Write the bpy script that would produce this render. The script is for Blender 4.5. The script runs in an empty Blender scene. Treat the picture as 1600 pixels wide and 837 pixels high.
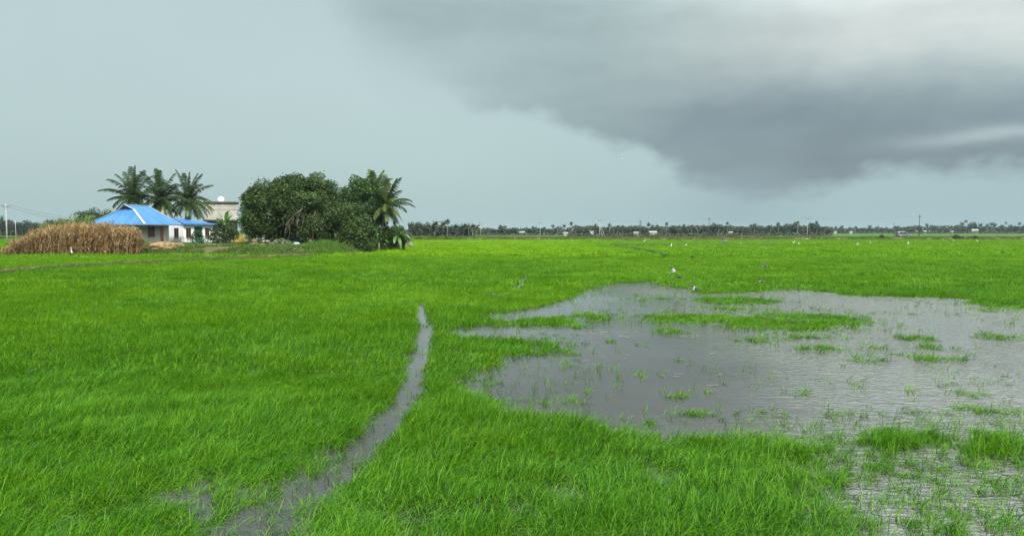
import bpy, bmesh, math, random
import numpy as np
from mathutils import Vector, Matrix

R = math.radians
rng = np.random.default_rng(7)
random.seed(7)
scene = bpy.context.scene
COL = scene.collection

# ------------------------------------------------------------------ camera
F, CX, CY, HOR, CH = 1142.0, 800.0, 418.5, 360.0, 3.0     # photo pixels (1600 x 837)
PITCH = math.atan((CY - HOR) / F)
cp, sp = math.cos(PITCH), math.sin(PITCH)
cam = bpy.data.objects.new('camera', bpy.data.cameras.new('camera'))
COL.objects.link(cam)
cam.location = (0, 0, CH)
cam.rotation_euler = (math.pi/2 - PITCH, 0, 0)
cam.data.sensor_width = 36
cam.data.lens = 36*F/1600
cam.data.clip_start = 0.1
cam.data.clip_end = 20000
scene.camera = cam


def ray(px, py):
    a, b = (px-CX)/F, (CY-py)/F
    return a, cp + b*sp, -sp + b*cp


def at(px, py, Y):
    """world point that the photo shows at a pixel, at depth Y"""
    a, y, z = ray(px, py)
    t = Y/y
    return Vector((a*t, Y, CH + z*t))


def gr(px, py, z=0.0):
    a, y, dz = ray(px, py)
    t = (z-CH)/dz
    return Vector((a*t, y*t, z))


def proj(x, y, z=0.0):
    dz = z-CH
    d = y*cp - dz*sp
    u = y*sp + dz*cp
    return CX + F*x/d, CY - F*u/d


# ------------------------------------------------------------------ noise
def vnoise(x, y, seed=0):
    xi, yi = np.floor(x), np.floor(y)
    fx, fy = x-xi, y-yi
    fx = fx*fx*(3-2*fx)
    fy = fy*fy*(3-2*fy)

    def h(a, b):
        n = (a*127.1 + b*311.7 + seed*74.7)
        s = np.sin(n)*43758.5453
        return s-np.floor(s)
    return ((h(xi, yi)*(1-fx)+h(xi+1, yi)*fx)*(1-fy) + (h(xi, yi+1)*(1-fx)+h(xi+1, yi+1)*fx)*fy)*2-1


def fbm(x, y, seed=0, o=3):
    v, a = 0, 1.0
    for i in range(o):
        v = v + a*vnoise(x*2**i, y*2**i, seed+i*13)
        a *= .5
    return v/1.7


def sstep(a, b, x):
    t = np.clip((x-a)/(b-a), 0, 1)
    return t*t*(3-2*t)


def inpoly(x, y, poly):
    inside = np.zeros(np.shape(x), bool)
    n = len(poly)
    for i in range(n):
        x1, y1 = poly[i]
        x2, y2 = poly[(i+1) % n]
        if y1 == y2:
            continue
        c = ((y1 > y) != (y2 > y)) & (x < (x2-x1)*(y-y1)/(y2-y1)+x1)
        inside ^= c
    return inside


def polydist(x, y, poly):
    d = np.full(np.shape(x), 1e9)
    n = len(poly)
    for i in range(n):
        x1, y1 = poly[i]
        x2, y2 = poly[(i+1) % n]
        dx, dy = x2-x1, y2-y1
        L = dx*dx+dy*dy + 1e-9
        t = np.clip(((x-x1)*dx+(y-y1)*dy)/L, 0, 1)
        d = np.minimum(d, np.hypot(x-x1-t*dx, y-y1-t*dy))
    return np.where(inpoly(x, y, poly), d, -d)


# ------------------------------------------------------------------ materials
def lin(r, g, b):
    f = lambda c: (c/255/12.92 if c/255 <= .04045 else ((c/255+.055)/1.055)**2.4)
    return (f(r), f(g), f(b), 1)


def new_mat(name):
    m = bpy.data.materials.new(name)
    m.use_nodes = True
    nt = m.node_tree
    return m, nt, nt.nodes['Principled BSDF']


def simple(name, c1, c2=None, scale=4, rough=.8, bump=0, bscale=30, detail=4, metal=0, spec=.3):
    m, nt, b = new_mat(name)
    b.inputs['Roughness'].default_value = rough
    b.inputs['Metallic'].default_value = metal
    b.inputs['Specular IOR Level'].default_value = spec
    tc = nt.nodes.new('ShaderNodeTexCoord')
    if c2 is not None:
        n = nt.nodes.new('ShaderNodeTexNoise')
        n.inputs['Scale'].default_value = scale
        n.inputs['Detail'].default_value = detail
        r = nt.nodes.new('ShaderNodeValToRGB')
        r.color_ramp.elements[0].position = .35
        r.color_ramp.elements[1].position = .65
        r.color_ramp.elements[0].color = (*c1[:3], 1)
        r.color_ramp.elements[1].color = (*c2[:3], 1)
        nt.links.new(tc.outputs['Object'], n.inputs['Vector'])
        nt.links.new(n.outputs['Fac'], r.inputs['Fac'])
        nt.links.new(r.outputs['Color'], b.inputs['Base Color'])
    else:
        b.inputs['Base Color'].default_value = (*c1[:3], 1)
    if bump:
        n2 = nt.nodes.new('ShaderNodeTexNoise')
        n2.inputs['Scale'].default_value = bscale
        n2.inputs['Detail'].default_value = 5
        bp = nt.nodes.new('ShaderNodeBump')
        bp.inputs['Strength'].default_value = bump
        bp.inputs['Distance'].default_value = .05
        nt.links.new(tc.outputs['Object'], n2.inputs['Vector'])
        nt.links.new(n2.outputs['Fac'], bp.inputs['Height'])
        nt.links.new(bp.outputs['Normal'], b.inputs['Normal'])
    return m


def leafmat(name, cols, transl=.35, rough=.45, gloss=.06, hue=None):
    """cols: ramp over the per-leaf random colour attribute; hue: second ramp mixed in by the instance attribute 'hue'"""
    m = bpy.data.materials.new(name)
    m.use_nodes = True
    nt = m.node_tree
    nt.nodes.clear()
    N, L = nt.nodes.new, nt.links.new
    at_ = N('ShaderNodeAttribute')
    at_.attribute_name = 'rnd'

    def ramp(cs):
        r = N('ShaderNodeValToRGB')
        el = r.color_ramp.elements
        while len(el) < len(cs):
            el.new(.5)
        for i, c in enumerate(cs):
            el[i].position = i/(len(cs)-1)
            el[i].color = (*c[:3], 1)
        L(at_.outputs['Fac'], r.inputs['Fac'])
        return r.outputs['Color']
    c = ramp(cols)
    if hue:
        c2 = ramp(hue)
        ai = N('ShaderNodeAttribute')
        ai.attribute_name = 'hue'
        ai.attribute_type = 'INSTANCER'
        mx = N('ShaderNodeMix')
        mx.data_type = 'RGBA'
        L(ai.outputs['Fac'], mx.inputs['Factor'])
        L(c, mx.inputs['A'])
        L(c2, mx.inputs['B'])
        c = mx.outputs['Result']
    d = N('ShaderNodeBsdfDiffuse')
    t = N('ShaderNodeBsdfTranslucent')
    g = N('ShaderNodeBsdfGlossy')
    g.inputs['Roughness'].default_value = rough
    g.inputs['Color'].default_value = (.9, .95, .9, 1)
    L(c, d.inputs['Color'])
    L(c, t.inputs['Color'])
    m1, m2 = N('ShaderNodeMixShader'), N('ShaderNodeMixShader')
    m1.inputs[0].default_value = transl
    m2.inputs[0].default_value = gloss
    L(d.outputs[0], m1.inputs[1])
    L(t.outputs[0], m1.inputs[2])
    L(m1.outputs[0], m2.inputs[1])
    L(g.outputs[0], m2.inputs[2])
    o = N('ShaderNodeOutputMaterial')
    L(m2.outputs[0], o.inputs['Surface'])
    return m


M = {}
M['rice'] = leafmat('rice_leaf', [(.007, .042, .002), (.042, .172, .004), (.108, .305, .007), (.23, .38, .035)], .28, .45, .014,
                    hue=[(.09, .22, .002), (.19, .39, .003), (.27, .47, .004), (.33, .50, .02)])
M['bankgrass'] = leafmat('bank_grass_leaf', [(.04, .11, .006), (.085, .20, .010), (.14, .22, .03)], .35, .5, .03,
                         hue=[(.12, .08, .035), (.19, .14, .06), (.16, .11, .07)])
M['reed'] = leafmat('dry_reed_leaf', [(.06, .033, .013), (.21, .125, .050), (.36, .245, .115), (.48, .38, .22)], .22, .6, .015)
M['reedgreen'] = leafmat('green_reed_leaf', [(.05, .09, .02), (.12, .18, .05), (.25, .25, .09)], .3, .5, .03)
M['tree_dark'] = leafmat('dark_tree_leaf', [(.010, .026, .005), (.028, .060, .010), (.062, .108, .020), (.11, .16, .05)], .20, .45, .022)
M['tree_mid'] = leafmat('mid_tree_leaf', [(.014, .034, .007), (.028, .065, .012), (.06, .11, .02)], .22, .4, .035)
M['tree_bright'] = leafmat('bright_tree_leaf', [(.018, .05, .006), (.045, .105, .011), (.10, .18, .02)], .28, .4, .03)
M['shrub_pale'] = leafmat('pale_shrub_leaf', [(.10, .16, .06), (.22, .29, .14), (.42, .48, .32)], .3, .4, .06)
M['frond'] = leafmat('palm_frond', [(.010, .024, .006), (.024, .05, .011), (.055, .09, .02)], .2, .45, .018)
M['frond_light'] = leafmat('palm_frond_light', [(.03, .06, .010), (.075, .12, .022), (.15, .19, .045)], .28, .45, .018)
M['frond_old'] = leafmat('palm_frond_old', [(.22, .19, .05), (.34, .29, .08), (.40, .32, .13)], .3, .45, .05)
M['frond_dry'] = leafmat('palm_frond_dry', [(.12, .08, .04), (.22, .15, .08)], .2, .6, .03)
M['banana'] = leafmat('banana_leaf', [(.04, .12, .015), (.08, .20, .03), (.14, .28, .05)], .4, .3, .09)
M['far_leaf'] = leafmat('far_tree_leaf', [(.010, .020, .008), (.018, .034, .012), (.034, .056, .02)], .2, .5, .05)
M['far_palm'] = leafmat('far_palm_leaf', [(.014, .024, .009), (.026, .040, .014), (.048, .062, .022)], .2, .5, .06)
M['twig'] = simple('dead_vine', (.17, .15, .09), (.30, .27, .17), 3, .9)
M['bark'] = simple('bark', (.10, .075, .055), (.22, .18, .14), 6, .9, .6, 25)
M['palmbark'] = simple('palm_bark', (.14, .12, .10), (.26, .23, .19), 8, .9, .5, 20)
M['rachis'] = simple('palm_rib', (.16, .15, .05), (.24, .21, .08), 5, .6)

# ------------------------------------------------------------------ mesh helpers
def mesh_np(name, V, Fq, rnd=None, smooth=False):
    """V (n,3), Fq (m,3 or 4); rnd per-vertex value 0..1"""
    V = np.asarray(V, np.float32)
    Fq = np.asarray(Fq, np.int32)
    me = bpy.data.meshes.new(name)
    me.vertices.add(len(V))
    me.vertices.foreach_set('co', V.ravel())
    k = Fq.shape[1]
    me.loops.add(Fq.size)
    me.loops.foreach_set('vertex_index', Fq.ravel())
    me.polygons.add(len(Fq))
    me.polygons.foreach_set('loop_start', np.arange(0, Fq.size, k, dtype=np.int32))
    me.polygons.foreach_set('loop_total', np.full(len(Fq), k, np.int32))
    if smooth:
        me.polygons.foreach_set('use_smooth', np.ones(len(Fq), bool))
    if rnd is not None:
        a = me.attributes.new('rnd', 'FLOAT', 'POINT')
        a.data.foreach_set('value', np.asarray(rnd, np.float32))
    me.update(calc_edges=True)
    return me


def link(name, me, m=None, parent=None, loc=None, rotz=0):
    o = bpy.data.objects.new(name, me)
    COL.objects.link(o)
    if m is not None and not me.materials:
        me.materials.append(m)
    if parent is not None:
        o.parent = parent
    if loc is not None:
        o.location = loc
    if rotz:
        o.rotation_euler = (0, 0, rotz)
    return o


def tag(o, label=None, cat=None, group=None, kind=None):
    if label:
        o['label'] = label
    if cat:
        o['category'] = cat
    if group:
        o['group'] = group
    if kind:
        o['kind'] = kind
    return o


def thing(name, label, cat, loc=(0, 0, 0), rotz=0, group=None):
    o = bpy.data.objects.new(name, None)
    o.empty_display_size = .3
    COL.objects.link(o)
    o.location = loc
    o.rotation_euler = (0, 0, rotz)
    return tag(o, label, cat, group)


def copy_tree(o, parent=None):
    c = o.copy()
    COL.objects.link(c)
    c.parent = parent
    for ch in list(o.children):
        copy_tree(ch, c)
    return c


class MB:
    """collects polygons"""
    def __init__(s):
        s.v, s.f, s.mi = [], [], []

    def add(s, vs, fs, mi=0):
        o = len(s.v)
        s.v += [tuple(p) for p in vs]
        s.f += [tuple(i+o for i in f) for f in fs]
        s.mi += [mi]*len(fs)
        return s

    def box(s, a, b, mi=0):
        x0, y0, z0 = a
        x1, y1, z1 = b
        vs = [(x0, y0, z0), (x1, y0, z0), (x1, y1, z0), (x0, y1, z0), (x0, y0, z1), (x1, y0, z1), (x1, y1, z1), (x0, y1, z1)]
        return s.add(vs, [(0, 3, 2, 1), (4, 5, 6, 7), (0, 1, 5, 4), (1, 2, 6, 5), (2, 3, 7, 6), (3, 0, 4, 7)], mi)

    def tube(s, pts, rads, n=8, cap=True, mi=0):
        pts = [Vector(p) for p in pts]
        if not hasattr(rads, '__len__'):
            rads = [rads]*len(pts)
        rings = []
        prev = None
        for i, p in enumerate(pts):
            d = (pts[min(i+1, len(pts)-1)]-pts[max(i-1, 0)]).normalized()
            if prev is None:
                ref = Vector((1, 0, 0)) if abs(d.x) < .8 else Vector((0, 1, 0))
                u = d.cross(ref).normalized()
            else:
                u = (prev - d*prev.dot(d)).normalized()
            w = d.cross(u)
            prev = u
            rings.append([p + (u*math.cos(2*math.pi*k/n) + w*math.sin(2*math.pi*k/n))*rads[i] for k in range(n)])
        vs = [q for r in rings for q in r]
        fs = []
        for i in range(len(pts)-1):
            for k in range(n):
                fs.append((i*n+k, i*n+(k+1) % n, (i+1)*n+(k+1) % n, (i+1)*n+k))
        if cap:
            fs.append(tuple(range(n))[::-1])
            fs.append(tuple((len(pts)-1)*n+k for k in range(n)))
        return s.add(vs, fs, mi)

    def slab(s, poly, th, mi=0):
        """polygon (3-d points) thickened downwards by th along its normal"""
        P = [Vector(p) for p in poly]
        nrm = Vector((0, 0, 0))
        for i in range(len(P)):
            a, b = P[i], P[(i+1) % len(P)]
            nrm += a.cross(b)
        nrm.normalize()
        n = len(P)
        Q = [p-nrm*th for p in P]
        fs = [tuple(range(n)), tuple(range(2*n-1, n-1, -1))]
        for i in range(n):
            fs.append((i, n+i, n+(i+1) % n, (i+1) % n))
        return s.add(P+Q, fs, mi)

    def bar(s, a, b, w, h, mi=0):
        """rectangular bar from a to b"""
        a, b = Vector(a), Vector(b)
        d = (b-a).normalized()
        side = d.cross(Vector((0, 0, 1)))
        side = side.normalized() if side.length > 1e-4 else Vector((1, 0, 0))
        up = side.cross(d)
        c = []
        for p in (a, b):
            c += [p+side*w/2-up*h/2, p+side*w/2+up*h/2, p-side*w/2+up*h/2, p-side*w/2-up*h/2]
        return s.add(c, [(0, 1, 2, 3), (7, 6, 5, 4), (0, 4, 5, 1), (1, 5, 6, 2), (2, 6, 7, 3), (3, 7, 4, 0)], mi)

    def mesh(s, name, mats=None, smooth=False, bevel=0):
        me = bpy.data.meshes.new(name)
        me.from_pydata(s.v, [], s.f)
        if mats:
            for m in mats:
                me.materials.append(m)
            me.polygons.foreach_set('material_index', s.mi)
        bm = bmesh.new()
        bm.from_mesh(me)
        bmesh.ops.recalc_face_normals(bm, faces=bm.faces)
        if bevel:
            bmesh.ops.bevel(bm, geom=[e for e in bm.edges], offset=bevel, segments=1, affect='EDGES', clamp_overlap=True)
        bm.to_mesh(me)
        bm.free()
        if smooth:
            me.polygons.foreach_set('use_smooth', [True]*len(me.polygons))
        me.update()
        return me

    def build(s, name, m, parent=None, smooth=False, bevel=0, loc=None):
        ms = m if isinstance(m, (list, tuple)) else [m]
        return link(name, s.mesh(name, ms, smooth, bevel), None, parent, loc)


# ------------------------------------------------------------------ foliage generators
def leaf_quads(P, Nrm, L, W, rnd, droop=.25):
    """diamond leaves at P, facing roughly Nrm. Returns V, F, per-vertex rnd"""
    n = len(P)
    t = rng.normal(size=(n, 3))
    t -= (t*Nrm).sum(1, keepdims=True)*Nrm
    t /= np.linalg.norm(t, axis=1, keepdims=True)+1e-9
    t[:, 2] -= droop
    t /= np.linalg.norm(t, axis=1, keepdims=True)+1e-9
    b = np.cross(Nrm, t)
    b /= np.linalg.norm(b, axis=1, keepdims=True)+1e-9
    L = np.asarray(L).reshape(-1, 1)
    W = np.asarray(W).reshape(-1, 1)
    V = np.stack([P-t*L*.5, P+b*W*.5+t*L*.05, P+t*L*.5-Nrm*L*.1, P-b*W*.5+t*L*.05], 1).reshape(-1, 3)
    Fq = np.arange(4*n).reshape(n, 4)
    return V, Fq, np.repeat(rnd, 4)


def crown_mesh(name, clumps, density, leaf, wfac=.55, lump=.35, up=.25):
    Vs, Fs, Rs, off = [], [], [], 0
    for (c, r) in clumps:
        n = max(6, int(density*r*r))
        d = rng.normal(size=(n, 3))
        d /= np.linalg.norm(d, axis=1, keepdims=True)
        rad = r*(1-lump*rng.random(n)**1.6)*(1+.18*rng.normal(size=n)*(rng.random(n) < .25))
        sq = np.array([1, 1, .8])
        P = np.array(c)+d*rad[:, None]*sq
        Nn = d*.8+rng.normal(size=(n, 3))*.55
        Nn[:, 2] += up
        Nn /= np.linalg.norm(Nn, axis=1, keepdims=True)
        s = leaf*(.6+.8*rng.random(n))
        tone = np.clip(.45+.16*rng.normal()+.22*rng.normal(size=n), 0, 1)
        V, Fq, rr = leaf_quads(P, Nn, s, s*wfac, tone)
        Vs.append(V)
        Fs.append(Fq+off)
        Rs.append(rr)
        off += len(V)
    return mesh_np(name, np.concatenate(Vs), np.concatenate(Fs), np.concatenate(Rs))


def ell_clumps(c, r, n, cr, zmin=None, shell=.55):
    out = []
    while len(out) < n:
        d = rng.normal(size=3)
        d /= np.linalg.norm(d)
        if zmin is not None and d[2] < zmin:
            continue
        k = shell+(1-shell)*rng.random()**.6
        p = np.array(c)+d*np.array(r)*k
        out.append((tuple(p), cr*(.65+.7*rng.random())))
    return out


def limbs(base, crown_pts, r0, first=.45, n=7):
    mb = MB()
    base = Vector(base)
    cc = Vector(np.mean(np.array(crown_pts), 0))
    fork = base.lerp(Vector((base.x*.7+cc.x*.3, base.y*.7+cc.y*.3, cc.z)), first)
    mb.tube([base-Vector((0, 0, .3)), base.lerp(fork, .15), base.lerp(fork, .6)+Vector((r0*.4, -r0*.3, 0)), fork], [r0*1.35, r0, r0*.8, r0*.65], 10)
    for p in crown_pts:
        p = Vector(p)
        mid = fork.lerp(p, .5)+Vector((random.uniform(-.3, .3), random.uniform(-.3, .3), random.uniform(0, .5)))
        mb.tube([fork-Vector((0, 0, r0*.4)), mid, p], [r0*.5, r0*.3, r0*.1], n)
    return mb


def frond_mesh(L, elev, azim, droop, wind=.25, nl=36, ll=1.05, name='frond'):
    """one feather leaf from the origin: rib plus hanging leaflets; returns mesh"""
    n = 14
    d = np.array([math.cos(elev)*math.cos(azim), math.cos(elev)*math.sin(azim), math.sin(elev)])
    pts, dirs = [np.zeros(3)], []
    for i in range(n):
        s = i/n
        d = d+np.array([wind*.10, .02, -droop*(.35+1.3*s)])/n*2.2
        d /= np.linalg.norm(d)
        dirs.append(d.copy())
        pts.append(pts[-1]+d*L/n)
    dirs.append(d)
    pts = np.array(pts)
    dirs = np.array(dirs)
    mb = MB()
    mb.tube([Vector(p) for p in pts], [.055*(1-.85*i/n) for i in range(n+1)], 4)
    V, Fc, rn = list(mb.v), list(mb.f), [.9]*len(mb.v)
    for k in range(nl):
        s = .10+.90*(k+.5)/nl
        x = s*n
        i = min(int(x), n-1)
        f = x-i
        p = pts[i]*(1-f)+pts[i+1]*f
        dd = dirs[i]
        side0 = np.cross(dd, [0, 0, 1.0])
        side0 /= np.linalg.norm(side0)+1e-6
        prof = ll*(.45+.9*math.sin(math.pi*min(1, (s*.85+.12)))) * .72
        for sg in (-1, 1):
            sd = side0*sg*random.uniform(.75, 1)+dd*random.uniform(.45, .7)+np.array([wind*.35, 0, random.uniform(-.55, -.15)])
            sd /= np.linalg.norm(sd)
            q1 = p+sd*prof*.5
            sd2 = sd+np.array([wind*.3, 0, -.75])
            sd2 /= np.linalg.norm(sd2)
            q2 = q1+sd2*prof*.5*random.uniform(.8, 1.15)
            w = .10
            o = len(V)
            V += [tuple(p-dd*w*.5), tuple(p+dd*w*.5), tuple(q1-dd*w*.55), tuple(q1+dd*w*.55), tuple(q2-dd*.012), tuple(q2+dd*.012)]
            Fc += [(o, o+1, o+3, o+2), (o+2, o+3, o+5, o+4)]
            rn += [random.uniform(.1, .9)]*6
    me = bpy.data.meshes.new(name)
    me.from_pydata([tuple(v) for v in V], [], Fc)
    a = me.attributes.new('rnd', 'FLOAT', 'POINT')
    a.data.foreach_set('value', np.asarray(rn, np.float32))
    me.update()
    return me


# ================================================================== SKY
w = bpy.data.worlds.new('World')
scene.world = w
w.use_nodes = True
wt = w.node_tree
wt.nodes.clear()


class E:
    def __init__(s, x):
        s.x = x

    @staticmethod
    def op(o, *a):
        n = wt.nodes.new('ShaderNodeMath')
        n.operation = o
        for i, v in enumerate(a):
            if isinstance(v, E):
                wt.links.new(v.x, n.inputs[i])
            else:
                n.inputs[i].default_value = v
        return E(n.outputs[0])
    def __add__(s, o): return E.op('ADD', s, o)
    __radd__ = __add__
    def __sub__(s, o): return E.op('SUBTRACT', s, o)
    def __rsub__(s, o): return E.op('SUBTRACT', o, s)
    def __mul__(s, o): return E.op('MULTIPLY', s, o)
    __rmul__ = __mul__


def smooth(a, b, x):
    n = wt.nodes.new('ShaderNodeMapRange')
    n.interpolation_type = 'SMOOTHSTEP'
    wt.links.new(x.x, n.inputs['Value'])
    n.inputs['From Min'].default_value = a
    n.inputs['From Max'].default_value = b
    return E(n.outputs['Result'])


def gauss(x, c, s):
    t = (x-c)*(1/s)
    return E.op('EXPONENT', E.op('MULTIPLY', t*t, -1.0))


def wnoise(U, V, su, sv, detail=5, off=0.0, rough=.55):
    c = wt.nodes.new('ShaderNodeCombineXYZ')
    wt.links.new((U*su).x, c.inputs[0])
    wt.links.new((V*sv).x, c.inputs[1])
    c.inputs[2].default_value = off
    n = wt.nodes.new('ShaderNodeTexNoise')
    n.inputs['Scale'].default_value = 1
    n.inputs['Detail'].default_value = detail
    n.inputs['Roughness'].default_value = rough
    wt.links.new(c.outputs[0], n.inputs['Vector'])
    return E(n.outputs['Fac'])-.5


def cmix(f, a, b):
    n = wt.nodes.new('ShaderNodeMix')
    n.data_type = 'RGBA'
    for s, v in (('A', a), ('B', b)):
        if isinstance(v, tuple):
            n.inputs[s].default_value = v
        else:
            wt.links.new(v, n.inputs[s])
    if isinstance(f, E):
        wt.links.new(f.x, n.inputs['Factor'])
    else:
        n.inputs['Factor'].default_value = f
    return n.outputs['Result']


EXPO = 1.75
SUN_EL, SUN_AZ = R(42), R(158)          # azimuth clockwise from +Y: behind the camera, to the right
tc = wt.nodes.new('ShaderNodeTexCoord')
sx = wt.nodes.new('ShaderNodeSeparateXYZ')
wt.links.new(tc.outputs['Generated'], sx.inputs[0])
DX, DY, DZ = E(sx.outputs[0]), E(sx.outputs[1]), E(sx.outputs[2])
U = E.op('ARCTAN2', DX, DY)
V = E.op('ARCSINE', DZ)


def uv(px, py):
    a, y, z = ray(px, py)
    return math.atan2(a, y), math.atan2(z, math.hypot(a, y))


# wispy displacement of the cloud's outline
n1 = wnoise(U, V, 5.5, 9, 6, 1.7)
n2 = wnoise(U, V, 16, 26, 5, 4.1)
n3 = wnoise(U, V, 1.9, 3.2, 4, 8.2)
n4 = wnoise(U, V, 34, 60, 5, 2.2)
edge = [(380, -500), (470, -120), (530, 20), (600, 108), (720, 158), (850, 190), (960, 222), (1040, 258), (1095, 302), (1190, 320), (1290, 308), (1400, 284), (1500, 284), (1600, 268), (1800, 230)]
fc = wt.nodes.new('ShaderNodeFloatCurve')
cv = fc.mapping.curves[0]
pts = [(0.0, 1.0)] + [((uv(a, b)[0]+1)/2, min(1.0, uv(a, b)[1])) for a, b in edge] + [(1.0, .12)]
while len(cv.points) < len(pts):
    cv.points.new(.5, .5)
for p, q in zip(cv.points, pts):
    p.location = q
fc.mapping.update()
wt.links.new(smooth(-1, 1, U).x, fc.inputs['Value'])
# linear map for the curve's input
mr = wt.nodes.new('ShaderNodeMapRange')
wt.links.new(U.x, mr.inputs['Value'])
mr.inputs['From Min'].default_value = -1
mr.inputs['From Max'].default_value = 1
wt.links.new(mr.outputs['Result'], fc.inputs['Value'])
VE = E(fc.outputs['Value'])
T = V - VE + n1*.085 + n2*.055 + n4*.024
soft_left = smooth(.08, -.22, U)                         # the left flank is blurred
cov = smooth(-.010, .026, T)*(1-soft_left) + smooth(-.06, .13, T)*soft_left
uC, vC = uv(1330, 232)
core = smooth(.02, .34, U+n3*.15)*gauss(V+n1*.07+n2*.03, vC-.002, .080)
core2 = gauss(U, uv(1130, 0)[0], .13)*gauss(V+n1*.05, uv(1130, 235)[1], .055)
uB, vB = uv(1420, 40)
bright = smooth(.135, .235, V+n3*.10+n1*.04)*smooth(.04, .50, U+n3*.12)
clear_l = cmix(smooth(.0, .22, V), lin(173, 198, 201), lin(184, 205, 206))
clear = cmix(smooth(-.15, .65, U), clear_l, lin(166, 193, 199))
cl = cmix(smooth(.05, .30, V+n1*.05), lin(146, 168, 173), lin(158, 178, 178))
cl = cmix(E.op('MINIMUM', (core+core2*.55)*1.05, 1.0), cl, lin(127, 146, 155))
cl = cmix(E.op('MINIMUM', bright*1.0, 1.0), cl, lin(212, 221, 218))
streak = gauss(V+n2*.015+(U-.55)*-.05, uv(1520, 212)[1], .008)*smooth(.42, .60, U)
cl = cmix(streak*.6, cl, lin(186, 204, 207))
body = cmix(cov, clear, cl)
# rain shaft under the core
shaft = gauss(U, uv(1165, 0)[0], .085)*smooth(.10, .05, V)*smooth(-.01, .02, V)
body = cmix(shaft*.45, body, lin(146, 172, 182))
tex = wnoise(U+n1*.1, V, 3.0, 11, 7, 12.3, .6)
gain = (1 + n3*.12 + n1*.06 + tex*cov*.60 + n2*cov*.18)*(1 + 1.7*smooth(.27, 1.0, V) + 6.5*smooth(.25, .50, V)*smooth(1.1, .7, V)*gauss(U, .62, .42))*(1+.35*smooth(-.1, -.9, DY))  # includes an unseen bright sky patch at upper right, added to silver the water
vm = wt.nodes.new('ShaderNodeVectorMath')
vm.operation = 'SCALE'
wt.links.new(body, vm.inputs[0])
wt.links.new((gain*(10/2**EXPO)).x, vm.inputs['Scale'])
skyt = wt.nodes.new('ShaderNodeTexSky')
skyt.sky_type = 'NISHITA'
skyt.sun_disc = False
skyt.sun_elevation = SUN_EL
skyt.sun_rotation = SUN_AZ
skyt.air_density = 1.5
skyt.dust_density = 3
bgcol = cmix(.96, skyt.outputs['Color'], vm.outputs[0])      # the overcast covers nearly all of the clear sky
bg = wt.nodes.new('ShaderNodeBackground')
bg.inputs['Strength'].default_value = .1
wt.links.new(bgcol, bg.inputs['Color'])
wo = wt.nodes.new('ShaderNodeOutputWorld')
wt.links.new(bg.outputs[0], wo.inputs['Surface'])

sun = bpy.data.objects.new('sun', bpy.data.lights.new('sun', 'SUN'))
COL.objects.link(sun)
sun.data.energy = 1.5
sun.data.angle = R(10)
sun.data.color = (1, .95, .86)
sd = Vector((math.sin(SUN_AZ)*math.cos(SUN_EL), math.cos(SUN_AZ)*math.cos(SUN_EL), math.sin(SUN_EL)))
sun.rotation_euler = sd.to_track_quat('Z', 'Y').to_euler()
sun.location = (0, 0, 200)

# ================================================================== GROUND
def ground_mat():
    m, nt, b = new_mat('ground_field')
    b.inputs['Roughness'].default_value = .9
    b.inputs['Specular IOR Level'].default_value = .1
    N, L = nt.nodes.new, nt.links.new
    tcn = N('ShaderNodeTexCoord')
    mp = N('ShaderNodeMapping')
    mp.inputs['Scale'].default_value = (.006, .02, 1)
    L(tcn.outputs['Object'], mp.inputs['Vector'])
    a = N('ShaderNodeTexNoise')
    a.inputs['Scale'].default_value = 1
    a.inputs['Detail'].default_value = 6
    L(mp.outputs[0], a.inputs['Vector'])
    r = N('ShaderNodeValToRGB')
    r.color_ramp.elements[0].position, r.color_ramp.elements[1].position = .3, .7
    r.color_ramp.elements[0].color = (.028, .085, .008, 1)
    r.color_ramp.elements[1].color = (.075, .16, .012, 1)
    L(a.outputs['Fac'], r.inputs['Fac'])
    L(r.outputs['Color'], b.inputs['Base Color'])
    n2 = N('ShaderNodeTexNoise')
    n2.inputs['Scale'].default_value = 1.5
    n2.inputs['Detail'].default_value = 4
    L(tcn.outputs['Object'], n2.inputs['Vector'])
    bp = N('ShaderNodeBump')
    bp.inputs['Strength'].default_value = .6
    bp.inputs['Distance'].default_value = .4
    L(n2.outputs['Fac'], bp.inputs['Height'])
    L(bp.outputs['Normal'], b.inputs['Normal'])
    return m


g = MB()
g.add([(-3500, -60, -.12), (3500, -60, -.12), (3500, 5600, -.12), (-3500, 5600, -.12)], [(0, 1, 2, 3)])
tag(g.build('ground', ground_mat()), kind='structure')


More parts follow.
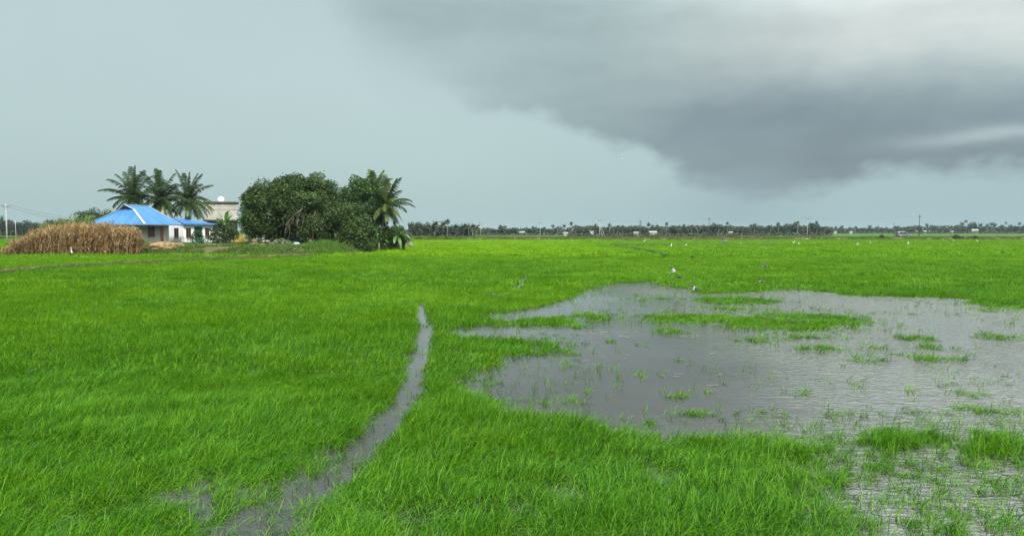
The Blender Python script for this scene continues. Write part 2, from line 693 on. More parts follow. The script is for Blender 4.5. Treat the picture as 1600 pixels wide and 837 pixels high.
def water_mat():
    m, nt, b = new_mat('muddy_water')
    N, L = nt.nodes.new, nt.links.new
    tcn = N('ShaderNodeTexCoord')
    b.inputs['IOR'].default_value = 1.42
    b.inputs['Specular IOR Level'].default_value = .5
    a = N('ShaderNodeTexNoise')
    a.inputs['Scale'].default_value = .16
    a.inputs['Detail'].default_value = 7
    a.inputs['Roughness'].default_value = .62
    L(tcn.outputs['Object'], a.inputs['Vector'])
    r = N('ShaderNodeValToRGB')
    r.color_ramp.elements[0].position, r.color_ramp.elements[1].position = .33, .68
    r.color_ramp.elements[0].color = (.033, .031, .026, 1)
    r.color_ramp.elements[1].color = (.057, .054, .046, 1)
    L(a.outputs['Fac'], r.inputs['Fac'])
    L(r.outputs['Color'], b.inputs['Base Color'])

    def wav(sx_, sy_, rot, detail):
        mp = N('ShaderNodeMapping')
        mp.inputs['Scale'].default_value = (sx_, sy_, 1)
        mp.inputs['Rotation'].default_value = (0, 0, rot)
        L(tcn.outputs['Object'], mp.inputs['Vector'])
        n = N('ShaderNodeTexNoise')
        n.inputs['Scale'].default_value = 1
        n.inputs['Detail'].default_value = detail
        n.inputs['Roughness'].default_value = .5
        n.inputs['Distortion'].default_value = 1.1
        L(mp.outputs[0], n.inputs['Vector'])
        return n.outputs['Fac']
    w1 = wav(3.0, 6.2, .35, 3)
    w2 = wav(9.0, 17.0, -.2, 3)
    # gusts: strong ripples on the open right side, calmer water on the left
    gx = N('ShaderNodeSeparateXYZ')
    L(tcn.outputs['Object'], gx.inputs[0])
    gm = N('ShaderNodeMapRange')
    gm.interpolation_type = 'SMOOTHSTEP'
    gm.inputs['From Min'].default_value = 2.0
    gm.inputs['From Max'].default_value = 11.0
    gm.inputs['To Min'].default_value = .06
    gm.inputs['To Max'].default_value = 1.0
    gn = N('ShaderNodeTexNoise')
    gn.inputs['Scale'].default_value = .12
    gn.inputs['Detail'].default_value = 3
    L(tcn.outputs['Object'], gn.inputs['Vector'])
    ma = N('ShaderNodeMath')
    ma.operation = 'MULTIPLY_ADD'
    ma.inputs[1].default_value = 14
    L(gn.outputs['Fac'], ma.inputs[0])
    sb = N('ShaderNodeMath')
    sb.operation = 'SUBTRACT'
    L(gx.outputs[0], sb.inputs[0])
    sb.inputs[1].default_value = 7
    L(sb.outputs[0], ma.inputs[2])
    L(ma.outputs[0], gm.inputs['Value'])
    ad = N('ShaderNodeMath')
    ad.operation = 'MULTIPLY_ADD'
    ad.inputs[1].default_value = .45
    L(w2, ad.inputs[0])
    L(w1, ad.inputs[2])
    bp = N('ShaderNodeBump')
    bp.inputs['Distance'].default_value = .062
    rm = N('ShaderNodeMapRange')
    rm.inputs['From Min'].default_value = .06
    rm.inputs['To Min'].default_value = .05
    rm.inputs['To Max'].default_value = .15
    L(gm.outputs[0], rm.inputs['Value'])
    L(rm.outputs[0], b.inputs['Roughness'])
    L(gm.outputs[0], bp.inputs['Strength'])
    L(ad.outputs[0], bp.inputs['Height'])
    L(bp.outputs['Normal'], b.inputs['Normal'])
    return m


wm = MB()
wm.add([(-95, -20, 0), (110, -20, 0), (110, 92, 0), (-95, 92, 0)], [(0, 1, 2, 3)])
tag(wm.build('water', water_mat()), kind='structure')

# the raised plot the houses and trees stand on
PLOT = [tuple(gr(*p).xy) for p in ((6, 399.5), (215, 399), (300, 399), (430, 400), (500, 399), (560, 397), (600, 391), (632, 386), (652, 381.5))] + [(-26, 175), (-90, 175), (-78, 120)]
PZ = .9


def plot_h(x, y):
    d = polydist(x, y, PLOT)
    return PZ*sstep(-.2, 2.4, d+.35*fbm(x*.5, y*.5, 3)) + .10*fbm(x*.35, y*.35, 5)*sstep(0, 2, d)


gx_ = np.arange(-138, -10, .8)
gy_ = np.arange(80, 176, .8)
X, Y = np.meshgrid(gx_, gy_)
Z = plot_h(X, Y)
Dp = polydist(X, Y, PLOT)
Z = np.where(Dp < -.6, -.3, Z)
nx, ny = len(gx_), len(gy_)
idx = np.arange(nx*ny).reshape(ny, nx)
Q = np.stack([idx[:-1, :-1], idx[:-1, 1:], idx[1:, 1:], idx[1:, :-1]], -1).reshape(-1, 4)
keep = (Dp.ravel()[Q] > -2.5).any(1)
pm, nt, b = new_mat('plot_soil')
b.inputs['Roughness'].default_value = .95
tcn = nt.nodes.new('ShaderNodeTexCoord')
nn = nt.nodes.new('ShaderNodeTexNoise')
nn.inputs['Scale'].default_value = .35
nn.inputs['Detail'].default_value = 8
rr = nt.nodes.new('ShaderNodeValToRGB')
els = rr.color_ramp.elements
els[0].position, els[0].color = .36, (.15, .115, .065, 1)
els[1].position, els[1].color = .66, (.07, .075, .022, 1)
e_ = els.new(.50)
e_.color = (.10, .08, .035, 1)
nt.links.new(tcn.outputs['Object'], nn.inputs['Vector'])
nt.links.new(nn.outputs['Fac'], rr.inputs['Fac'])
nt.links.new(rr.outputs['Color'], b.inputs['Base Color'])
tag(link('house_plot_ground', mesh_np('house_plot_ground', np.stack([X, Y, Z], -1).reshape(-1, 3), Q[keep], smooth=True), pm), kind='structure')

# distant road embankment across the fields
M['embank'] = simple('embankment_soil', (.10, .16, .03), (.27, .19, .11), .22, .95, .6, 2)
RY0 = 222.0


def emb_y(x):
    return RY0 + 4*np.sin(x*.012) - x*.012


ex = np.arange(-330, 330, 2.0)
prof = [(-6, -.2), (-3.5, .15), (-1.5, .75), (0, .92), (5.5, .95), (7, .7), (10, -.2)]
Vv, rowlen = [], len(ex)
for (dy, z) in prof:
    yy = emb_y(ex) + dy + .6*fbm(ex*.15, ex*0+dy, 9)
    zz = z + (.18*fbm(ex*.2, ex*0+dy*.3, 4) if 0 < z < .9 else 0)
    Vv.append(np.stack([ex, yy, np.full_like(ex, 1)*zz], -1))
Vv = np.concatenate(Vv)
ii = np.arange(len(Vv)).reshape(len(prof), rowlen)
Q = np.stack([ii[:-1, :-1], ii[:-1, 1:], ii[1:, 1:], ii[1:, :-1]], -1).reshape(-1, 4)
tag(link('road_embankment_ground', mesh_np('road_embankment_ground', Vv, Q, smooth=True), M['embank']), kind='structure')
M['asphalt'] = simple('asphalt', (.05, .05, .05), (.07, .068, .065), 2, .9)
Vr = np.concatenate([np.stack([ex, emb_y(ex)+dy, np.full_like(ex, 1.0)], -1) for dy in (1.2, 4.8)])
ii = np.arange(len(Vr)).reshape(2, rowlen)
Q = np.stack([ii[:-1, :-1], ii[:-1, 1:], ii[1:, 1:], ii[1:, :-1]], -1).reshape(-1, 4)
tag(link('road', mesh_np('road', Vr, Q), M['asphalt']), kind='structure')


def bund(name, pxpts, w_, h, m, z0=0.0):
    P = [gr(*p) for p in pxpts]
    # resample
    out = []
    for a, b2 in zip(P[:-1], P[1:]):
        n = max(2, int((b2-a).length/1.2))
        out += [a.lerp(b2, i/n) for i in range(n)]
    out.append(P[-1])
    V_, Fq = [], []
    for i, p in enumerate(out):
        d = (out[min(i+1, len(out)-1)]-out[max(i-1, 0)])
        d.z = 0
        d.normalize()
        s = Vector((d.y, -d.x, 0))
        j = .18*float(fbm(np.array(i*.4), np.array(1.0), 3))
        hh = h*(1+.25*float(fbm(np.array(i*.3), np.array(4.0), 8)))
        for (k, z) in ((-1.0, -.15), (-.55+j, hh*.85), (-.1+j, hh), (.4+j, hh*.9), (1.0, -.15)):
            q = p+s*w_*k
            V_.append((q.x, q.y, z0+z))
    n5 = 5
    for i in range(len(out)-1):
        for k in range(n5-1):
            Fq.append((i*n5+k, i*n5+k+1, (i+1)*n5+k+1, (i+1)*n5+k))
    return tag(link(name, mesh_np(name, V_, Fq, smooth=True), m), kind='structure')


M['path'] = simple('footpath_earth', (.10, .125, .03), (.24, .21, .085), .45, .95, .5, 4)
M['wetmud'] = simple('wet_mud', (.02, .045, .008), (.035, .06, .014), .5, .8, .5, 3)
PATH_PX = [(-120, 436), (0, 428), (110, 419.5), (170, 415.5), (260, 411.5), (350, 407.5), (430, 404), (480, 401)]
bund('earth_footpath', PATH_PX, .55, .31, M['path'])
DITCH_PX = [(955, 384.5), (1060, 384.3), (1130, 384), (1215, 383.2), (1330, 381.5), (1600, 381), (1720, 381)]
bund('field_ridge_ground', DITCH_PX[:4], .5, .42, M['wetmud'])
DIAG_PX = [(962, 384), (990, 390), (1012, 393), (1042, 401)]
bund('field_ridge_ground', DIAG_PX, .22, .30, M['wetmud'])

# ================================================================== RICE
def blade_strip(n, rad, hgt, wid, segs, lean, wind, curl=1.0):
    """n blades spread in a disc; returns V,F,rnd"""
    a = rng.random(n)*2*math.pi
    r = rad*np.sqrt(rng.random(n))
    bx, by = r*np.cos(a), r*np.sin(a)
    az = rng.normal(0, 1.15, n)+wind
    h = hgt*(.6+.5*rng.random(n))
    le = np.abs(rng.normal(lean, .22, n))
    cu = curl*rng.random(n)*1.5
    wd = wid*(.7+.6*rng.random(n))
    tw = az+math.pi/2+rng.normal(0, .5, n)
    V = np.zeros((n, segs+1, 2, 3))
    x, y, z = bx.copy(), by.copy(), np.zeros(n)
    ang = le*.5
    for s in range(segs+1):
        t = s/segs
        ww = wd*(1-t**1.6)*.5+.0008
        V[:, s, 0] = np.stack([x-np.cos(tw)*ww, y-np.sin(tw)*ww, z], -1)
        V[:, s, 1] = np.stack([x+np.cos(tw)*ww, y+np.sin(tw)*ww, z], -1)
        st = h/segs
        x = x+np.sin(ang)*np.cos(az)*st
        y = y+np.sin(ang)*np.sin(az)*st
        z = z+np.cos(ang)*st
        ang = ang+(le*.5+cu)/segs
    base = np.arange(n)[:, None]*(segs+1)*2+np.arange(segs)[None, :]*2
    Fq = np.stack([base, base+1, base+3, base+2], -1).reshape(-1, 4)
    rnd = np.repeat(np.clip(.42+.27*rng.normal(size=n), 0, 1), (segs+1)*2)
    return V.reshape(-1, 3), Fq, rnd


def protos(cname, k, mat, **kw):
    c = bpy.data.collections.new(cname)
    for i in range(k):
        V_, F_, r_ = blade_strip(**kw)
        o = bpy.data.objects.new(cname+'_blades', mesh_np(cname, V_, F_, r_))
        o.data.materials.append(mat)
        c.objects.link(o)
    return c


def scatter(name, coll, P, rot, scl, hue, label, cat):
    me = bpy.data.meshes.new(name)
    n = len(P)
    me.vertices.add(n)
    me.vertices.foreach_set('co', np.asarray(P, np.float32).ravel())
    for an, ty, dat, key in (('rot', 'FLOAT_VECTOR', rot, 'vector'), ('scl', 'FLOAT_VECTOR', scl, 'vector'), ('hue', 'FLOAT', hue, 'value'),
                             ('pick', 'INT', rng.integers(0, 1000, n), 'value')):
        at_ = me.attributes.new(an, ty, 'POINT')
        at_.data.foreach_set(key, np.asarray(dat, np.int32 if ty == 'INT' else np.float32).ravel())
    me.update()
    o = link(name, me)
    ng = bpy.data.node_groups.new(name, 'GeometryNodeTree')
    ng.interface.new_socket('Geometry', in_out='INPUT', socket_type='NodeSocketGeometry')
    ng.interface.new_socket('Geometry', in_out='OUTPUT', socket_type='NodeSocketGeometry')
    N, L = ng.nodes.new, ng.links.new
    gi, go = N('NodeGroupInput'), N('NodeGroupOutput')
    ci = N('GeometryNodeCollectionInfo')
    ci.inputs['Collection'].default_value = coll
    ci.inputs['Separate Children'].default_value = True
    ci.inputs['Reset Children'].default_value = True
    ip = N('GeometryNodeInstanceOnPoints')
    ip.inputs['Pick Instance'].default_value = True

    def na(an, ty):
        q = N('GeometryNodeInputNamedAttribute')
        q.data_type = ty
        q.inputs['Name'].default_value = an
        return q.outputs['Attribute']
    e2 = N('FunctionNodeEulerToRotation')
    L(na('rot', 'FLOAT_VECTOR'), e2.inputs[0])
    L(gi.outputs[0], ip.inputs['Points'])
    L(ci.outputs[0], ip.inputs['Instance'])
    L(na('pick', 'INT'), ip.inputs['Instance Index'])
    L(e2.outputs[0], ip.inputs['Rotation'])
    L(na('scl', 'FLOAT_VECTOR'), ip.inputs['Scale'])
    L(ip.outputs[0], go.inputs[0])
    md = o.modifiers.new('scatter', 'NODES')
    md.node_group = ng
    return tag(o, label, cat, kind='stuff')


# open water seen among the rice: outline as pixel pairs on the flat ground
GRASS_H = .28


def low(p):          # an edge whose near-side grass hides the foot of the water
    d = gr(*p).y
    return (p[0], p[1]+.20*F/d)


POND = [(905, 457), (940, 445), (1010, 441), (1060, 449), (1100, 459), (1160, 456), (1205, 452), (1260, 453), (1330, 461), (1400, 464), (1500, 466), (1560, 476), (1640, 480), (1800, 480), (1800, 760)]
POND += [low(p) for p in ((1560, 672), (1450, 655), (1320, 662), (1200, 667), (1100, 667), (1000, 664), (930, 643), (860, 634), (775, 628), (742, 606), (716, 588))]
POND += [(770, 568), (800, 556), (850, 552), (880, 545), (868, 540), (835, 532), (720, 530), (690, 518), (760, 507), (845, 509), (905, 506), (885, 498), (760, 499), (740, 490), (830, 482), (860, 474)]
# (px, py, rx, ry, density): clumps of rice that stand in the water, as seen
ISL = [(1240, 499, 115, 17, 1), (1085, 494, 78, 11, .9), (1150, 467, 62, 7, .85), (1045, 514, 22, 5, .9), (1275, 541, 34, 7, .95), (1262, 524, 52, 5, .75),
       (1175, 527, 22, 3, .8), (1415, 522, 26, 6, 1), (1455, 537, 18, 6, 1), (1360, 540, 36, 6, .6), (1362, 558, 20, 4, .8), (1455, 554, 58, 7, 1), (1130, 478, 40, 4, .5),
       (1565, 523, 36, 5, .75), (1570, 468, 52, 13, 1), (1620, 472, 60, 12, 1), (930, 491, 32, 8, .8), (905, 503, 20, 6, .9), (1000, 463, 60, 5, .12), (1060, 463, 28, 5, .3), (870, 546, 26, 4, .7),
       (1010, 578, 32, 5, .22), (1060, 607, 26, 5, .3), (1250, 608, 20, 6, .4), (1335, 594, 16, 5, .35), (1425, 604, 14, 4, .6), (1510, 606, 27, 5, .4),
       (1110, 636, 22, 7, .5), (1162, 638, 20, 7, .5), (1216, 635, 15, 9, .65), (1310, 637, 32, 10, .5), (1455, 638, 42, 9, .45), (1555, 636, 48, 12, .55),
       (1015, 650, 15, 6, .6), (860, 617, 60, 12, .3), (760, 590, 13, 9, .4), (905, 565, 22, 5, .2), (1480, 590, 20, 4, .25), (1590, 600, 20, 5, .3), (1540, 480, 30, 5, .4),
       (1390, 674, 72, 20, .9), (1540, 684, 56, 26, .95), (1612, 700, 40, 30, .6), (1395, 722, 78, 24, .45), (1285, 742, 62, 28, .55), (1290, 806, 88, 40, .7), (1180, 735, 60, 30, .6), (1470, 805, 26, 28, .5),
       (1540, 800, 40, 24, .28), (1595, 745, 14, 10, .6), (1440, 760, 40, 16, .25), (1520, 738, 25, 10, .15), (1590, 820, 30, 20, .3), (1230, 700, 60, 28, .9), (1500, 850, 60, 30, .4)]
CHAN = [(420, 827, 2.5), (430, 823, 4.5), (440, 817, 6), (452, 805, 9), (474, 655, 5), (490, 658, 10), (515, 665, 13), (540, 661, 13), (570, 652, 15), (600, 645, 17), (625, 632, 19), (650, 611, 23), (680, 585, 28),
        (710, 556, 32), (740, 520, 38), (780, 468, 52), (837, 385, 68), (900, 290, 90), (1000, 120, 120)]
SPARSE = [(350, 775, 54, 34, .30), (318, 800, 36, 30, .45), (570, 602, 22, 12, .55), (770, 516, 80, 9, .4), (790, 460, 46, 7, .25), (745, 515, 30, 5, .3), (500, 740, 60, 40, .35), (560, 715, 45, 22, .45),
          (1210, 770, 40, 30, .75), (740, 600, 30, 22, .5), (800, 610, 50, 14, .6), (890, 640, 70, 10, .6)]
PATHW = [gr(*p) for p in PATH_PX]


def pathdist(x, y, P):
    d = np.full(x.shape, 1e9)
    for a, b2 in zip(P[:-1], P[1:]):
        dx, dy = b2.x-a.x, b2.y-a.y
        t = np.clip(((x-a.x)*dx+(y-a.y)*dy)/(dx*dx+dy*dy), 0, 1)
        d = np.minimum(d, np.hypot(x-a.x-t*dx, y-a.y-t*dy))
    return d


def rice_density(x, y, jit=.10):
    # a ragged outline: shift the lookup a little
    wx = x + .45*fbm(x*.8, y*.8, 21) + .16*vnoise(x*4, y*4, 22) + jit*rng.normal(size=x.shape)*(1+2*np.clip(fbm(x*.5, y*.5, 26), 0, 1))
    wy = y + (.50*fbm(x*.7, y*.5, 23) + .18*vnoise(x*4, y*3, 24) + jit*rng.normal(size=x.shape)*(1+2*np.clip(fbm(x*.5, y*.5, 27), 0, 1)))*np.clip(y/18, .6, 2)
    px, py = proj(wx, wy)
    cpx, cpy = proj(x + .12*fbm(x*1.5, y*1.2, 28) + min(jit, .12)*.5*rng.normal(size=x.shape), y)
    d = np.ones(x.shape)
    d *= 1-.45*sstep(.55, .95, vnoise(x*1.4, y*1.1, 31) + .6*vnoise(x*4, y*3.4, 33))
    for (cx, cy, rx, ry, q) in SPARSE:
        e = ((px-cx)/rx)**2+((py-cy)/ry)**2
        d *= q+(1-q)*sstep(.55, 1.25, e)
    inp = inpoly(px, py, POND)
    d = np.where(inp,   .002 + .03*sstep(.25, .7, fbm(x*.45, y*.22, 36)+.25*vnoise(x*2, y*2, 37)), d)
    # open, thinly planted corner at the lower right
    lx = 1130+(py-665)*.75
    corner = (py > 655) & (px > lx)
    d = np.where(corner & ~inp, d*(.09+.9*np.exp(-np.clip((px-lx)/60, 0, 9))), d)
    ch = np.array(CHAN, float)
    cxx = np.interp(cpy, ch[:, 0], ch[:, 1])
    cw = np.interp(cpy, ch[:, 0], ch[:, 2])*np.interp(cpy, [660, 740], [1.25, 1.1])
    dist = np.abs(cpx-cxx)
    cin = sstep(.8, 1.15, dist/np.maximum(cw, 1))
    gap = ((cpy > 454) & (cpy < 470)) | (cpy < 419)
    cin = np.where(gap, 1, cin)
    low_ = sstep(680, 770, cpy)
    sp = .003 + .09*low_*(fbm(x*1.6, y*1.6, 35) > .0) + .22*low_*sstep(.3, 1.0, (cpx-cxx)/np.maximum(cw, 1))
    d = np.minimum(d, np.where(dist < cw*1.15, np.minimum(1, cin + sp), 1))
    # islands are drawn by what shows above water: shift their feet down
    hp = .20*F/np.maximum(y, 6)
    for (cx, cy, rx, ry, q) in ISL:
        r2 = np.maximum(ry-hp*.35, 2.2)
        e = ((px-cx)/rx)**2+((py-(cy+hp*.45))/r2)**2
        d = np.maximum(d, q*(1-sstep(.55, 1.2, e)))
    # thinner skirts round the clumps
    # nothing on the plot, the paths or the embankment
    d = np.where(polydist(x, y, PLOT) > -.5, 0, d)
    d = np.where(pathdist(x, y, PATHW) < .5, 0, d)
    d = np.where(pathdist(x, y, [gr(*p) for p in DITCH_PX[:4]]) < .9, 0, d)
    d = np.where(pathdist(x, y, [gr(*p) for p in DIAG_PX]) < .4, 0, d)
    d = np.where(y > emb_y(x)-4.5, 0, d)
    return d


def grid_pts(y0, y1, s):
    P = []
    ys = np.arange(y0, y1, s)
    for yy in ys:
        hw = .74*yy+2.0
        xs = np.arange(-hw, hw, s)
        P.append(np.stack([xs, np.full_like(xs, yy)], -1))
    P = np.concatenate(P)
    return P + (rng.random(P.shape)-.5)*s*1.05


def shoot_density(x, y):
    px, py = proj(x, y)
    full = rice_density(x, y, .05)
    d = rice_density(x, y, .55)*.35
    inp = inpoly(px, py, POND)
    d = np.where(inp, d + .045*sstep(.15, .6, fbm(x*.5, y*.28, 36)), d)
    ch = np.array(CHAN, float)
    inch = np.abs(px-np.interp(py, ch[:, 0], ch[:, 1])) < 1.1*np.interp(py, ch[:, 0], ch[:, 2])
    d = np.where(inch & (py > 420), np.where(py > 690, .12, .012), d)
    corner = (py > 655) & (px > 1130+(py-665)*.75)
    d = np.where(corner, np.maximum(d,   .24+.40*sstep(-.1, .5, fbm(x*.9, y*.9, 39))), d)
    hp = .18*F/np.maximum(y, 6)
    for (cx, cy, rx, ry, q) in ISL:
        e = ((px-cx)/(rx*1.35))**2+((py-(cy+hp*.45))/(max(ry, 4)*1.3))**2
        d = np.maximum(d, q*.20*(1-sstep(.5, 1.3, e)))
    ok = polydist(x, y, PLOT) < -.5
    return np.where(ok, np.minimum(d, .6), 0)*np.where(full > .85, .0, 1)


FIELD_EDGE = [tuple(gr(*p).xy) for p in ((430, 403.5), (1035, 403.5), (1040, 400), (962, 384), (955, 376))] + [(30, 232), (-60, 240), (-60, 160)]


def rice_zone(name, y0, y1, s, coll, label, hs=1.0, ws=1.0):
    P = grid_pts(y0, y1, s)
    x, y = P[:, 0], P[:, 1]
    d = rice_density(x, y)
    k = rng.random(len(d)) < d
    x, y, d = x[k], y[k], d[k]
    n = len(x)
    ht =  .92 + .22*fbm(x*.16, y*.38, 41) + .38*fbm(x*.9, y*1.3, 43) + .36*vnoise(x*2.2, y*2.4, 45) + .10*rng.normal(size=n)
    px, py = proj(x, y)
    inp = inpoly(px, py, POND)
    ht *= np.where(inp, .62, 1)*np.where(d < .5, .82, 1)
    ht = np.clip(ht, .32, 1.8)*hs
    rot = np.stack([rng.normal(0, .07, n)+.20*vnoise(x*1.1, y*1.1, 47), rng.normal(0, .07, n)+.08+.22*vnoise(x*1.3, y*1.3, 48), rng.normal(0, .5, n)+.8*vnoise(x*.5, y*.5, 49)], -1)
    sc = np.stack([ws*(.85+.3*rng.random(n))]*2+[ht], -1)
    # the field beyond the low ridge is yellower; broad patches differ in vigour
    yel = inpoly(x, y, FIELD_EDGE).astype(float)
    hue = .10+.22*fbm(x*.06, y*.14, 51)+.20*fbm(x*.4, y*.6, 53)+.10*vnoise(x*2.2, y*2.2, 54)+.10*rng.normal(size=n)
    hue += .32*yel*sstep(0, 14, polydist(x, y, FIELD_EDGE)+3*fbm(x*.1, y*.1, 58))+.06*yel + .10*sstep(12, 30, y) + .22*sstep(28, 95, y)
    hue = np.where(polydist(x, y, FIELD_EDGE) > 0, hue+.18*fbm(x*.01, y*.06, 57), hue)
    return scatter(name, coll, np.stack([x, y, np.full(n, -.03)], -1), rot, sc, np.clip(hue, 0, 1), label, 'rice plants')


WIND = -.25
cA = protos('rice_near', 10, M['rice'], n=28, rad=.075, hgt=.27, wid=.0046, segs=6, lean=.60, wind=WIND, curl=1.7)
cB = protos('rice_middle', 10, M['rice'], n=36, rad=.14, hgt=.27, wid=.0075, segs=4, curl=1.4, lean=.52, wind=WIND)
cC = protos('rice_far', 8, M['rice'], n=76, rad=.32, hgt=.28, wid=.016, segs=3, lean=.38, wind=WIND)
cD = protos('rice_farthest', 8, M['rice'], n=150, rad=.95, hgt=.32, wid=.045, segs=2, lean=.35, wind=WIND)
rice_zone('rice_field_grass', 5.2, 15, .090, cA, 'bright green young rice standing in water along the foreground')
rice_zone('rice_field_grass', 15, 36, .165, cB, 'green rice and flooded tufts around the middle of the pond')
rice_zone('rice_field_grass', 36, 79.5, .38, cC, 'even green rice beyond the pond up to the field edge')
rice_zone('rice_field_grass', 79.5, 226, 1.15, cD, 'yellow-green rice stretching to the distant road bank')

cS = protos('rice_shoots', 12, M['rice'], n=6, rad=.07, hgt=.27, wid=.0058, segs=6, lean=.45, wind=-.1, curl=1.8)
P = np.concatenate([grid_pts(5.2, 16, .085), grid_pts(16, 40, .15)])
x, y = P[:, 0], P[:, 1]
k = rng.random(len(x)) < shoot_density(x, y)
x, y = x[k], y[k]
n = len(x)
ht = np.clip(.75+.35*fbm(x*1.5, y*1.5, 63)+.15*rng.normal(size=n), .3, 1.3)
wd_ = np.where(y > 16, 1.7, 1.0)
scatter('rice_shoots_grass', cS, np.stack([x, y, np.full(n, -.02)], -1), np.stack([rng.normal(0, .15, n), rng.normal(.12, .18, n), rng.normal(0, .5, n)], -1),
        np.stack([wd_, wd_, ht], -1), np.clip(.08+.2*rng.random(n), 0, 1), 'thin single rice shoots standing half drowned in the open water', 'rice shoots')

# ------------------------------------------------------------------ grass on the plot and the road bank
cG = protos('bank_grass', 8, M['bankgrass'], n=40, rad=.4, hgt=.40, wid=.035, segs=3, lean=.5, wind=0)
pp = rng.random((90000, 2))*np.array([124, 40])+np.array([-138, 84])
d_ = polydist(pp[:, 0], pp[:, 1], PLOT)
k = (d_ > -.8) & (d_ < 26)
pp = pp[k]
dirt = fbm(pp[:, 0]*.3, pp[:, 1]*.3, 61)
px_, py_ = proj(pp[:, 0], pp[:, 1], PZ)
hd = .12+.5*sstep(-.1, .5, dirt)*(d_[k] > 1.5)
bare = (px_ > 225) & (px_ < 420) & (dirt > .18)
k2 = (rng.random(len(pp)) < .6) & ~bare
pp, hd = pp[k2], hd[k2]
n = len(pp)
px_, py_ = proj(pp[:, 0], pp[:, 1], PZ)
tall = 1 + 1.6*np.exp(-((px_-508)/24)**2)*(pp[:, 1] < 98)
hd = np.where(tall > 1.4, .0, hd)
sc = np.stack([np.ones(n)*1.1]*2+[(.35+.9*rng.random(n))*tall], -1)
scatter('bank_grass', cG, np.stack([pp[:, 0], pp[:, 1], plot_h(pp[:, 0], pp[:, 1])-.03], -1), np.stack([rng.normal(0, .1, n), rng.normal(0, .1, n), rng.random(n)*6.28], -1), sc,
        np.clip(hd, 0, 1), 'rough short grass on the raised bank around the houses', 'grass')
# tufts growing over the footpath
tt = rng.random(1700)
seg = np.array([[p.x, p.y] for p in PATHW])
cum = np.concatenate([[0], np.cumsum(np.hypot(*np.diff(seg, axis=0).T))])
qx, qy = np.interp(tt*cum[-1], cum, seg[:, 0])+rng.normal(0, .33, 1700), np.interp(tt*cum[-1], cum, seg[:, 1])+rng.normal(0, .33, 1700)
n = 1700
scatter('footpath_grass', cG, np.stack([qx, qy, np.full(n, .16)], -1), np.stack([rng.normal(0, .2, n), rng.normal(0, .2, n), rng.random(n)*6.28], -1), np.stack([.6+.3*rng.random(n)]*2+[.3+.35*rng.random(n)], -1),
        np.clip(.45+.5*fbm(qx*.2, qy*.2, 81), 0, 1), 'short dull grass growing over the earth footpath', 'grass')
n = 9000
xx = rng.random(n)*560-280
dy = -5.5+rng.random(n)**.8*6.5
hh = np.interp(dy, [p[0] for p in prof], [p[1] for p in prof])
hue = np.clip(.35+.9*fbm(xx*.05, dy*.25, 71), 0, 1)
sz = .7+.7*rng.random(n)+.6*np.clip(fbm(xx*.12, dy*.3, 73), 0, 1)
scatter('embankment_weeds_grass', cG, np.stack([xx, emb_y(xx)+dy, hh-.05], -1), np.stack([rng.normal(0, .1, n), rng.normal(0, .1, n), rng.random(n)*6.28], -1),
        np.stack([sz*1.6, sz*1.6, sz*1.1], -1), hue, 'olive and brown weeds covering the distant road embankment', 'weeds')

# ================================================================== DRY REEDS
def reed_bed(name, n, xr, Y0, Y1, topfn, z0fn, mat, label, cat, leaves=9):
    Vs, Fs, Rs, off = [], [], [], 0
    for i in range(n):
        px = random.uniform(*xr)
        Yd = random.uniform(Y0, Y1)
        p = at(px, 380, Yd)
        x = p.x
        z0 = z0fn(x, Yd)
        top = CH-(topfn(px)-HOR)/F*Yd
        if leaves > 6 and random.random() < .75*float(sstep(.05, .45, vnoise(np.array(px*.22), np.array(Yd*.8), 77))):
            continue
        h = (top-z0)*random.choice((random.uniform(.45, .95), random.uniform(.8, 1.25)))
        if h < .5:
            h = .5
        lx, ly = random.gauss(.10, .12)*h, random.gauss(0, .10)*h
        tone = min(1, max(0, random.gauss(.5, .22)))
        pts = [np.array([x+lx*t*t, Yd+ly*t*t, z0+h*t]) for t in (0, .5, .8, 1)]
        wds = [.035, .03, .022, .05]
        o = off
        for p_, w_ in zip(pts, wds):
            Vs += [(p_[0]-w_, p_[1], p_[2]), (p_[0]+w_, p_[1]+.01, p_[2])]
        Fs += [(o+2*j, o+2*j+1, o+2*j+3, o+2*j+2) for j in range(3)]
        Rs += [tone]*8
        off += 8
        for k in range(leaves):
            t = random.uniform(.15, 1)
            a = random.uniform(0, 6.28)
            L_ = random.uniform(.4, 1.2)
            b0 = np.array([x+lx*t*t, Yd+ly*t*t, z0+h*t])
            out = np.array([math.cos(a), math.sin(a), 0])
            m1 = b0+out*L_*.4+np.array([.05, 0, L_*random.uniform(.1, .45)])
            e1 = m1+out*L_*.45+np.array([.10, 0, -L_*random.uniform(.1, .5)])
            sd_ = np.array([-out[1], out[0], random.uniform(-.5, .5)])*.033
            tn = min(1, max(0, tone+random.gauss(0, .18)))
            Vs += [tuple(b0-sd_*.6), tuple(b0+sd_*.6), tuple(m1+sd_), tuple(m1-sd_), tuple(e1+sd_*.1), tuple(e1-sd_*.1)]
            Fs += [(off, off+1, off+2, off+3), (off+3, off+2, off+4, off+5)]
            Rs += [tn]*6
            off += 6
    me = mesh_np(name, Vs, Fs, Rs)
    return tag(link(name, me, mat), label, cat, kind='stuff')


def ph(x, y):
    return float(plot_h(np.array([x]), np.array([y]))[0])


